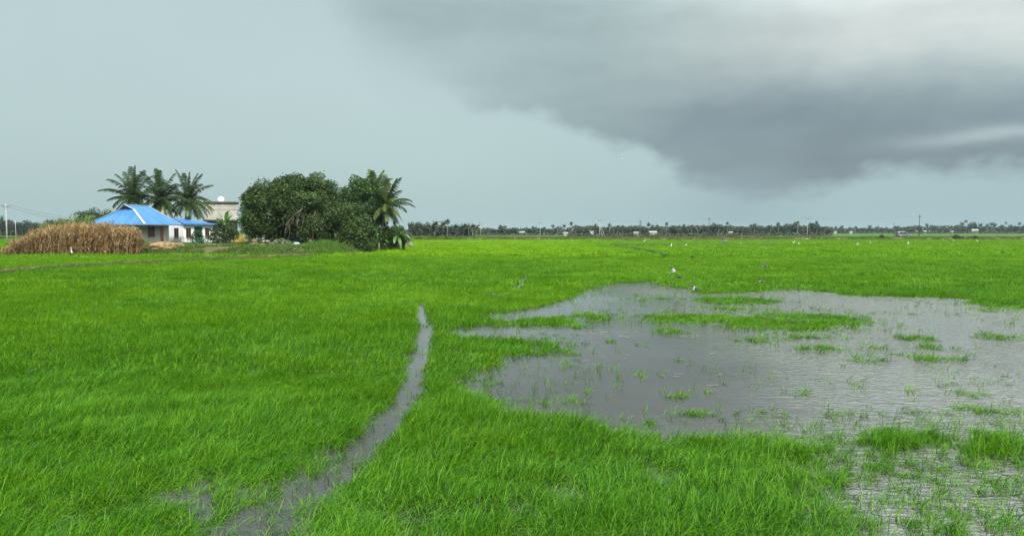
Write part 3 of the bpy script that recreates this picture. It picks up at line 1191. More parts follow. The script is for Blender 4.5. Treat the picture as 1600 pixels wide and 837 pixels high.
_rt = ([6, 15, 30, 45, 60, 90, 120, 150, 180, 200, 212, 219], [395, 387, 376, 368, 363, 360, 358, 358, 359, 361, 367, 387])
reed_bed('dry_reeds', 3600, (7, 217), 87.0, 93, lambda p: float(np.interp(p, *_rt))+7*float(fbm(np.array(p*.16), np.array(.5), 3)), ph, M['reed'],
         'tall dry straw-coloured reeds standing in a dense bed before the blue-roofed house', 'reeds')
_rg = ([75, 95, 120, 150, 175], [356, 350, 346, 343, 346])
reed_bed('green_reeds', 650, (62, 140), 95, 99, lambda p: float(np.interp(p, *_rg)), ph, M['reedgreen'],
         'olive green reeds rising behind the dry straw-coloured reed bed', 'reeds')
reed_bed('green_reeds', 110, (209, 226), 88, 91, lambda p: 377, ph, M['reedgreen'],
         'small patch of green reeds beside the end of the dry reed bed', 'reeds', 4)

# ================================================================== HOUSES
def brick_wall_mat(name, c1, c2, mort, bw, bh, stain=.5, bump=.4):
    m, nt, b = new_mat(name)
    N, L = nt.nodes.new, nt.links.new
    tcn = N('ShaderNodeTexCoord')
    sp_ = N('ShaderNodeSeparateXYZ')
    L(tcn.outputs['Object'], sp_.inputs[0])
    ad = N('ShaderNodeMath')
    L(sp_.outputs[0], ad.inputs[0])
    L(sp_.outputs[1], ad.inputs[1])
    cb = N('ShaderNodeCombineXYZ')
    L(ad.outputs[0], cb.inputs[0])
    L(sp_.outputs[2], cb.inputs[1])
    br = N('ShaderNodeTexBrick')
    br.inputs['Scale'].default_value = 1
    br.inputs['Brick Width'].default_value = bw
    br.inputs['Row Height'].default_value = bh
    br.inputs['Mortar Size'].default_value = .012
    br.inputs['Color1'].default_value = (*c1, 1)
    br.inputs['Color2'].default_value = (*c2, 1)
    br.inputs['Mortar'].default_value = (*mort, 1)
    L(cb.outputs[0], br.inputs['Vector'])
    n = N('ShaderNodeTexNoise')
    n.inputs['Scale'].default_value = 1.1
    n.inputs['Detail'].default_value = 8
    n.inputs['Roughness'].default_value = .7
    L(tcn.outputs['Object'], n.inputs['Vector'])
    mr_ = N('ShaderNodeMapRange')
    mr_.inputs['From Min'].default_value, mr_.inputs['From Max'].default_value = .35, .7
    mr_.inputs['To Min'].default_value, mr_.inputs['To Max'].default_value = 1, 1-stain
    L(n.outputs['Fac'], mr_.inputs['Value'])
    mx = N('ShaderNodeVectorMath')
    mx.operation = 'SCALE'
    L(br.outputs['Color'], mx.inputs[0])
    L(mr_.outputs[0], mx.inputs['Scale'])
    L(mx.outputs[0], b.inputs['Base Color'])
    b.inputs['Roughness'].default_value = .92
    bp = N('ShaderNodeBump')
    bp.inputs['Strength'].default_value = bump
    bp.inputs['Distance'].default_value = .02
    L(br.outputs['Fac'], bp.inputs['Height'])
    bp.invert = True
    L(bp.outputs['Normal'], b.inputs['Normal'])
    return m


def sheet_roof_mat(name, c1, c2, ang=0.0):
    m, nt, b = new_mat(name)
    N, L = nt.nodes.new, nt.links.new
    tcn = N('ShaderNodeTexCoord')
    n = N('ShaderNodeTexNoise')
    n.inputs['Scale'].default_value = .8
    n.inputs['Detail'].default_value = 5
    mp = N('ShaderNodeMapping')
    mp.inputs['Scale'].default_value = (1.2, .35, .4)
    L(tcn.outputs['Object'], mp.inputs['Vector'])
    L(mp.outputs[0], n.inputs['Vector'])
    r = N('ShaderNodeValToRGB')
    r.color_ramp.elements[0].position, r.color_ramp.elements[1].position = .3, .72
    r.color_ramp.elements[0].color, r.color_ramp.elements[1].color = (*c1, 1), (*c2, 1)
    L(n.outputs['Fac'], r.inputs['Fac'])
    L(r.outputs['Color'], b.inputs['Base Color'])
    # every sheet has its own fading, with a dark line at the lap
    sp_ = N('ShaderNodeSeparateXYZ')
    L(tcn.outputs['Object'], sp_.inputs[0])
    ml = N('ShaderNodeMath')
    ml.operation = 'MULTIPLY'
    ml.inputs[1].default_value = 1.1
    L(sp_.outputs[1 if ang else 0], ml.inputs[0])
    fl = N('ShaderNodeMath')
    fl.operation = 'FLOOR'
    L(ml.outputs[0], fl.inputs[0])
    wn = N('ShaderNodeTexWhiteNoise')
    wn.noise_dimensions = '1D'
    L(fl.outputs[0], wn.inputs['W'])
    fr_ = N('ShaderNodeMath')
    fr_.operation = 'FRACT'
    L(ml.outputs[0], fr_.inputs[0])
    lp = N('ShaderNodeMath')
    lp.operation = 'GREATER_THAN'
    lp.inputs[1].default_value = .07
    L(fr_.outputs[0], lp.inputs[0])
    t1 = N('ShaderNodeMapRange')
    t1.inputs['To Min'].default_value, t1.inputs['To Max'].default_value = .88, 1.10
    L(wn.outputs['Value'], t1.inputs['Value'])
    t2 = N('ShaderNodeMapRange')
    t2.inputs['To Min'].default_value = .75
    L(lp.outputs[0], t2.inputs['Value'])
    t3 = N('ShaderNodeMath')
    t3.operation = 'MULTIPLY'
    L(t1.outputs[0], t3.inputs[0])
    L(t2.outputs[0], t3.inputs[1])
    vs3 = N('ShaderNodeVectorMath')
    vs3.operation = 'SCALE'
    L(r.outputs['Color'], vs3.inputs[0])
    L(t3.outputs[0], vs3.inputs['Scale'])
    L(vs3.outputs[0], b.inputs['Base Color'])
    b.inputs['Roughness'].default_value = .45
    wv = N('ShaderNodeTexWave')
    wv.inputs['Scale'].default_value = 1.6
    wv.bands_direction = 'X'
    L(tcn.outputs['Object'], wv.inputs['Vector'])
    bp = N('ShaderNodeBump')
    bp.inputs['Strength'].default_value = .5
    bp.inputs['Distance'].default_value = .03
    L(wv.outputs['Fac'], bp.inputs['Height'])
    L(bp.outputs['Normal'], b.inputs['Normal'])
    return m


M['block'] = brick_wall_mat('grey_block_wall', (.46, .46, .42), (.54, .53, .49), (.40, .39, .36), .42, .21, .40)
M['plinth'] = simple('plinth_plaster', (.36, .34, .27), (.52, .50, .44), 1.2, .9, .3, 10)
M['white'] = simple('white_plaster', (.76, .76, .78), (.85, .85, .86), 1.0, .85, .15, 12)
M['cream'] = simple('weathered_cream_plaster', (.31, .305, .27), (.46, .45, .41), .7, .9, .2, 8, 8)
M['blueroof'] = sheet_roof_mat('blue_sheet_roof', (.040, .17, .43), (.075, .225, .50))
M['blueroof_end'] = sheet_roof_mat('blue_sheet_roof_end', (.042, .18, .44), (.080, .235, .52), 1)
M['ridge'] = simple('pale_ridge_sheet', (.26, .33, .40), (.62, .62, .58), 3.5, .6)
M['brownwood'] = simple('brown_wood', (.10, .055, .04), (.17, .09, .07), 5, .6)
M['redwood'] = simple('red_door_paint', (.26, .075, .065), (.33, .11, .10), 3, .5)
M['darkglass'] = simple('dark_window_glass', (.012, .014, .016), None, rough=.12, spec=.5)
M['teal'] = simple('teal_paint', (.02, .33, .27), (.03, .42, .34), 2, .7)
M['darkslab'] = simple('dark_weathered_concrete', (.05, .05, .05), (.11, .105, .10), 2, .9)
M['concrete'] = simple('concrete', (.28, .27, .25), (.40, .39, .37), 3, .9, .2, 12)
M['tank'] = simple('white_plastic', (.72, .73, .74), None, rough=.4)
M['grey_metal'] = simple('grey_metal', (.20, .21, .22), (.28, .28, .28), 5, .5, metal=.3)


def window(parent, ax, u0, u1, z0, z1, face, frame_m, shutters=False):
    """window in a wall: ax 'x' lies along local x at y=face (outside is -y); 'y' lies along local y at x=face (outside is -x)"""
    def bx(mb, a0, a1, d0, d1, z_0, z_1):
        if ax == 'x':
            mb.box((a0, face+d0, z_0), (a1, face+d1, z_1))
        else:
            mb.box((face+d0, a0, z_0), (face+d1, a1, z_1))
    t = .09
    f = MB()
    bx(f, u0, u0+t, -.07, .05, z0, z1)
    bx(f, u1-t, u1, -.07, .05, z0, z1)
    bx(f, u0+t, u1-t, -.07, .05, z0, z0+t)
    bx(f, u0+t, u1-t, -.07, .05, z1-t, z1)
    bx(f, (u0+u1)/2-.035, (u0+u1)/2+.035, -.06, .04, z0+t, z1-t)
    fr = f.build('window', frame_m, parent)
    p = MB()
    bx(p, u0+t, (u0+u1)/2-.035, -.03, -.015, z0+t, z1-t)
    bx(p, (u0+u1)/2+.035, u1-t, -.03, -.015, z0+t, z1-t)
    p.build('pane', M['darkglass'] if not shutters else frame_m, fr)
    if not shutters:
        b_ = MB()
        for k in range(1, 5):
            zz = z0+t+(z1-z0-2*t)*k/5
            bx(b_, u0+t, u1-t, -.055, -.04, zz-.012, zz+.012)
        b_.build('grille', M['brownwood'], fr)
    else:
        b_ = MB()
        for q in (.25, .75):
            c_ = u0+(u1-u0)*q
            bx(b_, c_-.16, c_+.16, -.055, -.031, z0+.2, z1-.2)
        b_.build('shutter_panel', frame_m, fr)
    s = MB()
    bx(s, u0-.06, u1+.06, -.13, -.001, z0-.08, z0-.004)
    s.build('sill', M['concrete'], fr)
    return fr


# --- house with the hipped blue roof: local x runs along the face with the door, local y along the end wall
hx = at(211, 383, 105)
A = thing('blue_roof_house', 'grey block house with a bright blue hipped sheet roof behind the dry reeds', 'house', (hx.x, 105, PZ-.1), R(77))
A.scale = (.89, .89, 1)
HL, HW, Hh = 8.1, 8.2, 3.35
wl = MB()
t = .2
# walls: door face built round its openings, others plain
wl.box((0, 0, .55), (3.0, t, Hh))
wl.box((3.0, 0, .55), (4.55, t, 1.25))
wl.box((3.0, 0, 2.75), (4.55, t, Hh))
wl.box((4.55, 0, .55), (5.95, t, Hh))
wl.box((5.95, 0, 2.75), (6.8, t, Hh))
wl.box((6.8, 0, .55), (HL, t, Hh))
wl.box((0, t, .55), (t, HW, Hh))
wl.box((HL-t, t, .55), (HL, HW, Hh))
wl.box((t, HW-t, .55), (HL-t, HW, Hh))
wl.build('wall', M['block'], A)
pl_ = MB()
pl_.box((-.12, -.12, -.5), (HL+.12, HW+.12, .54))
pl_.box((-.12, -1.0, -.5), (HL+.12, -.125, .40))
pl_.build('plinth', M['plinth'], A)
window(A, 'x', 3.0, 4.55, 1.25, 2.75, 0.0, M['brownwood'], True)
dr = MB()
dr.box((6.0, .03, .56), (6.75, .09, 2.73))
dr.box((6.08, .01, .75), (6.67, .028, 1.5))
dr.box((6.08, .01, 1.65), (6.67, .028, 2.6))
D_ = dr.build('door', M['redwood'], A)
hd_ = MB()
hd_.tube([(6.15, .01, 1.55), (6.15, -.04, 1.55), (6.15, -.04, 1.7), (6.15, .01, 1.7)], .015, 6)
hd_.build('handle', M['grey_metal'], D_)
ze, zr = 3.10, 5.95          # eaves, ridge (local)
u0, u1, v0, v1, vm_ = -.35, 8.5, -2.2, 8.8, 3.3
r0, r1 = 1.75, 7.1
sl = (zr-ze)/(vm_-v0)
gz = zr-.72
gv = .72/sl
rf = MB()
th = .06
rf.slab([(u0, v0, ze), (u1, v0, ze), (r1, vm_, zr), (r0, vm_, zr), (2.2, vm_-gv, gz)], th)
rf.slab([(u1, v0, ze), (u1, v1, ze), (r1, vm_, zr)], th)
rf.slab([(u1, v1, ze), (u0, v1, ze), (2.2, vm_+gv, gz), (r0, vm_, zr), (r1, vm_, zr)], th)
rf.slab([(u0, v1, ze), (u0, v0, ze), (2.2, vm_-gv, gz), (2.2, vm_+gv, gz)], th, 1)
roof = rf.build('roof', [M['blueroof'], M['blueroof_end']], A)
gb = MB()
gb.add([(2.25, vm_-gv, gz), (2.25, vm_+gv, gz), (2.25, vm_, zr-.1), (2.35, vm_-gv, gz), (2.35, vm_+gv, gz), (2.35, vm_, zr-.1)], [(0, 1, 2), (3, 5, 4), (0, 3, 4, 1), (1, 4, 5, 2), (2, 5, 3, 0)])
gb.build('gable_vent', M['darkslab'], roof)
rc = MB()
up = .05
for a, b2, w_ in (((u0, v0, ze), (2.2, vm_-gv, gz), .34), ((u0, v1, ze), (2.2, vm_+gv, gz), .34), ((u1, v0, ze), (r1, vm_, zr), .14), ((u1, v1, ze), (r1, vm_, zr), .2),
                  ((r0, vm_, zr), (r1, vm_, zr), .26), ((2.2, vm_-gv, gz), (r0-.05, vm_, zr), .22), ((2.2, vm_+gv, gz), (r0-.05, vm_, zr), .22)):
    rc.bar(Vector(a)+Vector((0, 0, up)), Vector(b2)+Vector((0, 0, up)), w_, .05)
rc.build('ridge_cap', M['ridge'], roof)
ev = MB()
ev.bar((u0, v0-.03, ze-.10), (u1, v0-.03, ze-.10), .04, .10)
ev.bar((u0-.03, v0, ze-.10), (u0-.03, v1, ze-.10), .04, .10)
ev.build('fascia', M['grey_metal'], roof)
ps = MB()
for u in (.1, 4.2, 8.0):
    ps.tube([(u, -1.95, -.3), (u, -1.95, ze+.10)], .045, 8)
# thin veranda posts stand under the deep eave
for k in range(0, 0):
    pass

# --- white house with the low blue roof
bx_ = at(287, 378.5, 114)
B = thing('white_house', 'small white plastered house with a low blue roof and teal porch', 'house', (bx_.x, 114, PZ-.05), R(63))
B.scale = (.91, .91, 1)
BL, BW, Bh = 6.2, 6.0, 3.1
wl = MB()
zs = (0, Bh)
wl.box((0, 0, -.3), (.5, t, Bh))
for (a, b2) in ((.5, 1.5), (4.45, 5.35)):
    wl.box((a, 0, -.3), (b2, t, 1.0))
    wl.box((a, 0, 2.55), (b2, t, Bh))
wl.box((1.5, 0, -.3), (2.2, t, Bh))
wl.box((2.2, 0, 2.75), (4.0, t, Bh))
wl.box((2.2, 0, -.3), (4.0, t, .1))
wl.box((4.0, 0, -.3), (4.45, t, Bh))
wl.box((5.35, 0, -.3), (BL, t, Bh))
wl.box((0, t, -.3), (t, 1.2, Bh))
wl.box((0, 1.2, -.3), (t, 2.3, 1.0))
wl.box((0, 1.2, 2.55), (t, 2.3, Bh))
wl.box((0, 2.3, -.3), (t, BW, Bh))
wl.box((BL-t, t, -.3), (BL, BW, Bh))
wl.box((t, BW-t, -.3), (BL-t, BW, Bh))
wl.build('wall', M['white'], B)
for (a, b2) in ((.5, 1.5), (4.45, 5.35)):
    window(B, 'x', a, b2, 1.0, 2.55, .02, M['brownwood'])
window(B, 'y', 1.2, 2.3, 1.0, 2.55, .02, M['brownwood'])
pc = MB()
pc.box((2.2, 1.3, .1), (4.0, 1.4, 2.75))
pc.box((2.1, .21, .1), (2.19, 1.3, 2.75))
pc.box((4.01, .21, .1), (4.1, 1.3, 2.75))
pc.build('porch_wall', M['teal'], B)
pdm = MB()
pdm.box((2.7, 1.24, .1), (3.5, 1.295, 2.15))
pdm.build('porch_door', M['teal'], B)
rf = MB()
a_, b_, c_, d__ = (-.45, -.6, Bh+.16), (BL+.5, -.6, Bh+.10), (BL+.5, BW+.5, Bh+.10), (-.45, BW+.5, Bh+.25)
pk = (-.45, 2.6, Bh+1.05)
rf.slab([a_, b_, pk], .07)
rf.slab([b_, c_, pk], .07)
rf.slab([c_, d__, pk], .07)
Br = rf.build('roof', M['blueroof'], B)
fb = MB()
fb.bar((-.45, -.63, Bh+.04), (BL+.5, -.63, Bh-.0), .04, .16)
fb.build('fascia', M['blueroof'], Br)
gw = MB()
gw.add([(0.02, -.3, Bh), (0.02, BW, Bh), (.02, 2.6, Bh+.95), (.15, -.3, Bh), (.15, BW, Bh), (.15, 2.6, Bh+.95)], [(0, 2, 1), (3, 4, 5), (0, 1, 4, 3), (1, 2, 5, 4), (2, 0, 3, 5)])
gw.build('gable_wall', M['white'], B)

# --- pale two-storey building behind
cx_ = at(372, 380, 131)
C = thing('concrete_house', 'pale weathered two-storey concrete house with flat dark roof edge behind palms', 'house', (cx_.x-5.3*math.cos(R(22)), 131-5.3*math.sin(R(22)), PZ-.1), R(22))
C.scale = (.93, .93, 1)
CL, CW = 5.7, 6.5
wl = MB()
wl.box((0, 0, 4.1), (CL, .2, 7.05))
wl.box((0, .2, 4.1), (.2, CW, 7.05))
wl.box((CL-.2, .2, 4.1), (CL, CW, 7.05))
wl.box((.2, CW-.2, 4.1), (CL-.2, CW, 7.05))
wl.build('upper_wall', M['cream'], C)
wl = MB()
wl.box((0, 2.0, 0), (CL, 2.2, 3.9))
wl.box((0, 2.2, 0), (.2, CW, 3.9))
wl.box((CL-.2, 2.2, 0), (CL, CW, 3.9))
wl.build('lower_wall', M['concrete'], C)
sb_ = MB()
sb_.box((-.35, -.35, 7.054), (CL+.35, CW+.3, 7.30))
sb_.build('roof', M['darkslab'], C)
sb_ = MB()
sb_.box((-.4, -.9, 3.903), (CL+1.3, CW, 4.097))
sb_.build('floor_slab', M['darkslab'], C)
sb_ = MB()
sb_.box((-.06, -.06, 5.9), (CL+.06, -.003, 6.05))
sb_.build('band', M['concrete'], C)
for u in (.1, 2.9, CL+1.0):
    q = MB()
    q.box((u-.14, -.75, 0), (u+.14, -.47, 3.9))
    q.build('pillar', M['concrete'], C)
pr = MB()
pr.box((3.2, 1.93, .4), (4.2, 1.99, 2.5))
pr.build('door', M['brownwood'], C)
tk = MB()
n_ = 16
prof_ = [(0, .55), (.05, .6), (.7, .6), (.78, .56), (.95, .42), (1.02, .22), (1.1, .2), (1.12, .0)]
tx = at(329, 313, 134)
vs, fs = [], []
for (z, r_) in prof_:
    vs += [(r_*math.cos(2*math.pi*k/n_), r_*math.sin(2*math.pi*k/n_), z) for k in range(n_)]
for i in range(len(prof_)-1):
    fs += [(i*n_+k, i*n_+(k+1) % n_, (i+1)*n_+(k+1) % n_, (i+1)*n_+k) for k in range(n_)]
tk.add(vs, fs)
o = tk.build('water_tank', M['tank'], None, True, loc=(C.location.x+.8, 134, PZ-.1+7.30))
tag(o, 'white domed plastic water tank on the roof of the pale two-storey house', 'water tank')

# --- fence by the houses
fx = at(272, 384, 108)
fe = thing('metal_fence', 'low thin metal fence between the blue-roofed house and the white house', 'fence', (fx.x, 108, ph(fx.x, 108)), R(35))
for k in range(6):
    q = MB()
    q.tube([(k*.46, 0, -.1), (k*.46, 0, 1.15)], .03, 6)
    q.build('post', M['darkslab'], fe)
q = MB()
for z in (.35, 1.0):
    q.bar((0, 0, z), (2.3, 0, z), .035, .035)
for k in range(20):
    q.bar((.06+k*.115, .02, .3), (.06+k*.115, .02, 1.05), .014, .014)
q.build('rail', M['darkslab'], fe)

# ================================================================== YARD THINGS
def cloth_sheet(name, w_, h_, m, label, cat, loc, rotz=0, wave=.05, group=None, nx_=8, nz_=8, sag=0.0):
    """hanging cloth with folds, thickened"""
    vs, fs = [], []
    for s in (0, 1):
        for j in range(nz_+1):
            for i in range(nx_+1):
                x, z = w_*(i/nx_-.5), -h_*j/nz_
                y = wave*math.sin(i*1.9+j*.25)*(.3+j/nz_)+.012*s
                vs.append((x*(1-.10*j/nz_), y, z-sag*(1-(2*i/nx_-1)**2)))
    n = (nx_+1)*(nz_+1)
    for s in (0, 1):
        for j in range(nz_):
            for i in range(nx_):
                a = s*n+j*(nx_+1)+i
                f = (a, a+1, a+nx_+2, a+nx_+1)
                fs.append(f if s else f[::-1])
    mb = MB()
    mb.add(vs, fs)
    o = mb.build(name, m, None, True, loc=loc)
    o.rotation_euler = (0, 0, rotz)
    return tag(o, label, cat, group)


M['yellow'] = simple('mustard_sheet', (.36, .24, .03), (.48, .33, .05), 2, .7)
M['limecloth'] = simple('pale_lime_cloth', (.28, .29, .13), (.36, .36, .20), 3, .9)
M['wcloth'] = simple('white_cloth', (.68, .68, .66), (.78, .78, .77), 5, .9)
M['ocloth'] = simple('orange_cloth', (.60, .24, .06), None, rough=.9)
M['pcloth'] = simple('pinkish_cloth', (.45, .33, .32), None, rough=.9)
M['tarp'] = simple('green_tarpaulin', (.012, .11, .07), (.02, .17, .11), 1.5, .5, .5, 5)
M['sack'] = simple('white_sack', (.45, .45, .44), (.68, .67, .65), 4, .85, .6, 8)
M['rubble'] = simple('rubble', (.22, .13, .08), (.42, .32, .24), 4, .95, .8, 8)
M['straw'] = simple('straw', (.16, .10, .05), (.36, .25, .12), 2.5, .95, 1, 10)
M['stone'] = simple('pale_stone', (.34, .33, .30), (.50, .49, .46), 3, .9, .5, 6)

p = at(374.5, 377, 113)
ys = MB()
ys.box((-.68, -.05, -.1), (.68, .05, 1.28))
for k in range(-2, 3):
    ys.box((k*.3-.02, -.075, -.1), (k*.3+.02, -.053, 1.28))
o = ys.build('yellow_panel', M['yellow'], None, bevel=.008, loc=(p.x, 113, ph(p.x, 113)))
o.rotation_euler = (R(-6), 0, R(26))
tag(o, 'mustard yellow ribbed sheet panel standing beside the young palm', 'panel')
p = at(390, 366, 112)
cloth_sheet('hanging_cloth', .8, 1.15, M['limecloth'], 'pale lime cloth hanging just right of the mustard yellow panel', 'cloth', p, R(10), .08)
cl_items = [(396.5, .75, .42, 'ocloth', 'orange cloth on the clothesline beside the pale lime cloth'), (403, .5, .75, 'wcloth', 'white shirt-like cloth on the clothesline next to the orange cloth'),
            (411.5, .42, 1.0, 'wcloth', 'narrow white cloth on the clothesline, second white piece from the orange one'),
            (418, .46, 1.0, 'wcloth', 'wide white cloth on the clothesline beside the pinkish cloth'), (423.5, .4, .8, 'pcloth', 'pinkish grey cloth at the tree end of the clothesline')]
l0, l1 = at(390, 366.5, 112), at(432, 366.5, 112)
cz = at(400, 367, 112).z+.03
cth = thing('clothesline', 'cord strung under the big tree with cloths drying on it', 'clothesline', (0, 0, 0))
q = MB()
q.tube([(l0.x, 112, cz+.02), ((l0.x+l1.x)/2, 112, cz-.02), (l1.x, 112, cz+.02)], .012, 5)
q.build('cord', M['wcloth'], cth)
for lx in (l0.x, l1.x):
    q = MB()
    q.tube([(lx, 112.02, .6), (lx, 112.02, cz+.1)], .035, 7)
    q.build('post', M['bark'], cth)
for (px, w_, h_, mm, lab) in cl_items:
    pp_ = at(px, 367, 112)
    cloth_sheet('hanging_cloth', w_, h_, M[mm], lab, 'cloth', (pp_.x, 111.98, cz-.02), random.uniform(-.2, .2), .04)

# big mound objects
def blob(name, rx, ry, rz, m, loc, seed, lump=.25, n=22, label=None, cat=None, kind=None, freq=1.6):
    bm = bmesh.new()
    bmesh.ops.create_icosphere(bm, subdivisions=4, radius=1)
    for v in bm.verts:
        c_ = v.co
        k = 1+lump*float(fbm(np.array(c_.x*freq+seed), np.array(c_.y*freq+c_.z*1.3), seed))+lump*.5*float(vnoise(np.array(c_.x*5+seed), np.array(c_.y*5+c_.z*4), seed+3))
        v.co = Vector((c_.x*rx*k, c_.y*ry*k, max(c_.z, -.15)*rz*k))
    me = bpy.data.meshes.new(name)
    bm.to_mesh(me)
    bm.free()
    me.polygons.foreach_set('use_smooth', [True]*len(me.polygons))
    o = link(name, me, m, None, loc)
    return tag(o, label, cat, kind=kind)


p = at(465, 378, 99)
blob('tarpaulin_cover', 1.25, .9, .85, M['tarp'], (p.x, 99.5, ph(p.x, 99)), 3, .2, label='dark green tarpaulin heaped over goods beneath the big tree', cat='tarpaulin')
p = at(463.5, 383, 96.5)
blob('white_sack', .58, .4, .62, M['sack'], (p.x, 96.5, ph(p.x, 96.5)), 6, .25, label='bulging white sack lying in front of the green tarpaulin', cat='sack')
p = at(396, 388, 97)
blob('rubble_heap', 1.15, .8, .42, M['rubble'], (p.x, 98.5, ph(p.x, 98.5)), 9, .5, label='low reddish rubble heap on the bank before the clothesline', cat='rubble', freq=3)
p = at(377, 384, 103)
blob('white_bag', .32, .22, .2, M['tank'], (p.x, 103, ph(p.x, 103)), 12, .3, label='small white bag lying left of the reddish rubble heap', cat='bag')
for (px, s_, lab) in ((491, .42, 'largest pale stone at the edge of the tall bright bank grass'), (485, .2, 'small pale stone left of the largest stone under the big tree'), (528, .4, 'grey stone at the foot of the dark drooping tree')):
    p = at(px, 385, 95.5)
    blob('pale_stone', s_, s_*.8, s_*.75, M['stone'], (p.x, 95.8, ph(p.x, 95.8)), int(px) % 17, .3, label=lab, cat='stone')
p = at(258, 392, 90.5)
blob('straw_heap', 2.9, 1.3, .75, M['straw'], (p.x, 90.3, ph(p.x, 90.3)-.1), 5, .35, label='long low heap of rotting brown straw in front of the grey block house', cat='straw heap', freq=2.2)
p = at(330, 388, 97)
blob('earth_heap', 2.2, 1.0, .3, M['rubble'], (p.x, 98, ph(p.x, 98)-.05), 8, .4, label='flat brown earth heap on the bank before the white house', cat='earth heap', freq=2.5)

# ================================================================== TREES
def tree(name, label, cat, pos, clumps, density, leaf, mat, r0=.35, nl=9, wfac=.55, lump=.35, group=None):
    base = Vector((pos[0], pos[1], ph(pos[0], pos[1])-.1))
    t_ = thing(name, label, cat, base, group=group)
    loc = [(tuple(Vector(c_)-base), r_) for c_, r_ in clumps]
    cm = crown_mesh('crown', loc, density, leaf, wfac, lump)
    pts_ = [c_ for c_, r_ in random.sample(loc, min(nl, len(loc)))]
    limbs((0, 0, 0), pts_, r0).build('trunk', M['bark'], t_, True)
    link('crown', cm, mat, t_)
    return t_


def P3(px, py, Y):
    return tuple(at(px, py, Y))


# big round tree with hanging dead vines
c1 = []
c1 += ell_clumps(P3(456, 328, 101), (6.2, 5.2, 4.6), 190, 1.05, -.75, .45)
c1 += ell_clumps(P3(416, 348, 101), (3.2, 3.6, 2.5), 36, .9, -.9, .5)
c1 += ell_clumps(P3(425, 318, 101), (3.6, 3.4, 3.0), 60, 1.0, -.6, .5)
c1 += ell_clumps(P3(480, 305, 101), (4.2, 3.4, 2.7), 44, 1.0, -.4, .5)
c1 += ell_clumps(P3(498, 330, 101), (3.4, 3.8, 3.9), 46, .95, -.9, .5)
c1 += ell_clumps(P3(455, 365, 103), (4.6, 2.0, 1.4), 30, .8)
c1 = [(c_, r_) for c_, r_ in c1 if True or not (abs(proj(*c_)[0]-472) < 17 and proj(*c_)[1] > 332 and c_[1] < 97.5)]
tA = tree('big_tree', 'largest dark green round-crowned tree, dead vines hanging down its middle', 'tree', (at(462, 380, 102).x, 102), c1, 210, .27, M['tree_dark'], .42, 14)
vn = MB()
rg = random.Random(4)
for k in range(30):
    px = rg.uniform(446, 498)
    y0 = 320+abs(px-472)*.35+rg.uniform(0, 34)
    y1 = min(380, y0+rg.uniform(10, 32))
    Yd = rg.uniform(95.9, 97.6)
    a_ = at(px, y0, Yd)
    b_ = at(px+rg.uniform(-9, 9), y1, Yd-rg.uniform(-.4, .6))
    m_ = a_.lerp(b_, .45)+Vector((rg.uniform(-.35, .35), rg.uniform(-.2, .2), .3))
    vn.tube([a_-tA.location, m_-tA.location, b_-tA.location], [.020, .017, .010], 4)
for (pa, pb, pc_) in (((446, 352), (462, 334), (478, 322)), ((464, 352), (468, 334), (474, 318))):
    vn.tube([at(*pa, 96.6)-tA.location, at(*pb, 96.2)-tA.location, at(*pc_, 96.8)-tA.location], [.035, .05, .035], 6)
vn.build('dead_vines', M['twig'], tA)

# dark drooping tree to its right, foliage down to the ground
c2 = ell_clumps(P3(536, 352, 98.5), (3.9, 3.4, 3.6), 80, .9, -.95, .6)
c2 += ell_clumps(P3(562, 368, 97), (2.3, 2.4, 2.3), 40, .75, -.95, .5)
c2 += ell_clumps(P3(512, 338, 100), (2.2, 2.2, 2.4), 24, .8)
tree('drooping_tree', 'dark glossy tree with foliage drooping to the ground right of the biggest tree', 'tree', (at(545, 384, 99).x, 99), c2, 215, .25, M['tree_dark'], .3, 10)
# brighter tree behind
c3 = ell_clumps(P3(556, 306, 110), (3.1, 2.8, 2.6), 42, .9, -.8, .55)
c3 += ell_clumps(P3(584, 322, 109), (2.2, 2.2, 3.2), 34, .85)
c3 += ell_clumps(P3(540, 330, 108), (2.6, 2.2, 3.2), 34, .85)
c3 += ell_clumps(P3(575, 350, 107), (2.8, 2.0, 2.4), 30, .8)
tree('mango_tree', 'brighter green leafy tree rising behind the dark drooping tree', 'tree', (at(565, 380, 110).x, 110), c3, 190, .28, M['tree_bright'], .28, 10)
c4 = ell_clumps(P3(389, 338, 108), (1.5, 1.5, 2.0), 20, .7)
tree('small_bright_tree', 'small bright green tree at the left edge of the biggest tree', 'tree', (at(390, 380, 108).x, 108), c4, 200, .24, M['tree_bright'], .14, 6)
# low bush behind the reeds
c5 = ell_clumps(P3(150, 347, 124), (4.6, 2.0, 1.7), 48, .8, -.6, .5) + ell_clumps(P3(108, 354, 122), (3.8, 1.5, 1.4), 34, .7, -.6)
tree('green_bush', 'wide green bush behind the reeds left of the blue roof', 'bush', (at(135, 380, 124).x, 124), c5, 190, .24, M['tree_mid'], .12, 8)
c6 = ell_clumps(P3(309, 371, 107), (1.35, .9, .95), 18, .5, -.9, .4)
tree('garden_shrub', 'rounded dark green shrub in front of the teal porch', 'shrub', (at(309, 380, 107).x, 107), c6, 330, .2, M['tree_mid'], .06, 6)
c7 = ell_clumps(P3(352, 366, 108), (2.3, 1.3, 1.3), 30, .6, -.95, .4) + ell_clumps(P3(343, 358, 109), (1.2, 1, 1.3), 12, .5)
tree('leafy_shrub', 'broad leafy shrub below the young palm beside the white house', 'shrub', (at(352, 380, 108).x, 108), c7, 300, .22, M['tree_mid'], .08, 6)
c8 = ell_clumps(P3(440, 382, 96.3), (1.55, .9, .72), 34, .36, -.95, .4)
tree('variegated_shrub', 'low pale grey-green variegated shrub left of the white sack', 'shrub', (at(440, 384, 96.3).x, 96.3), c8, 620, .15, M['shrub_pale'], .05, 8)
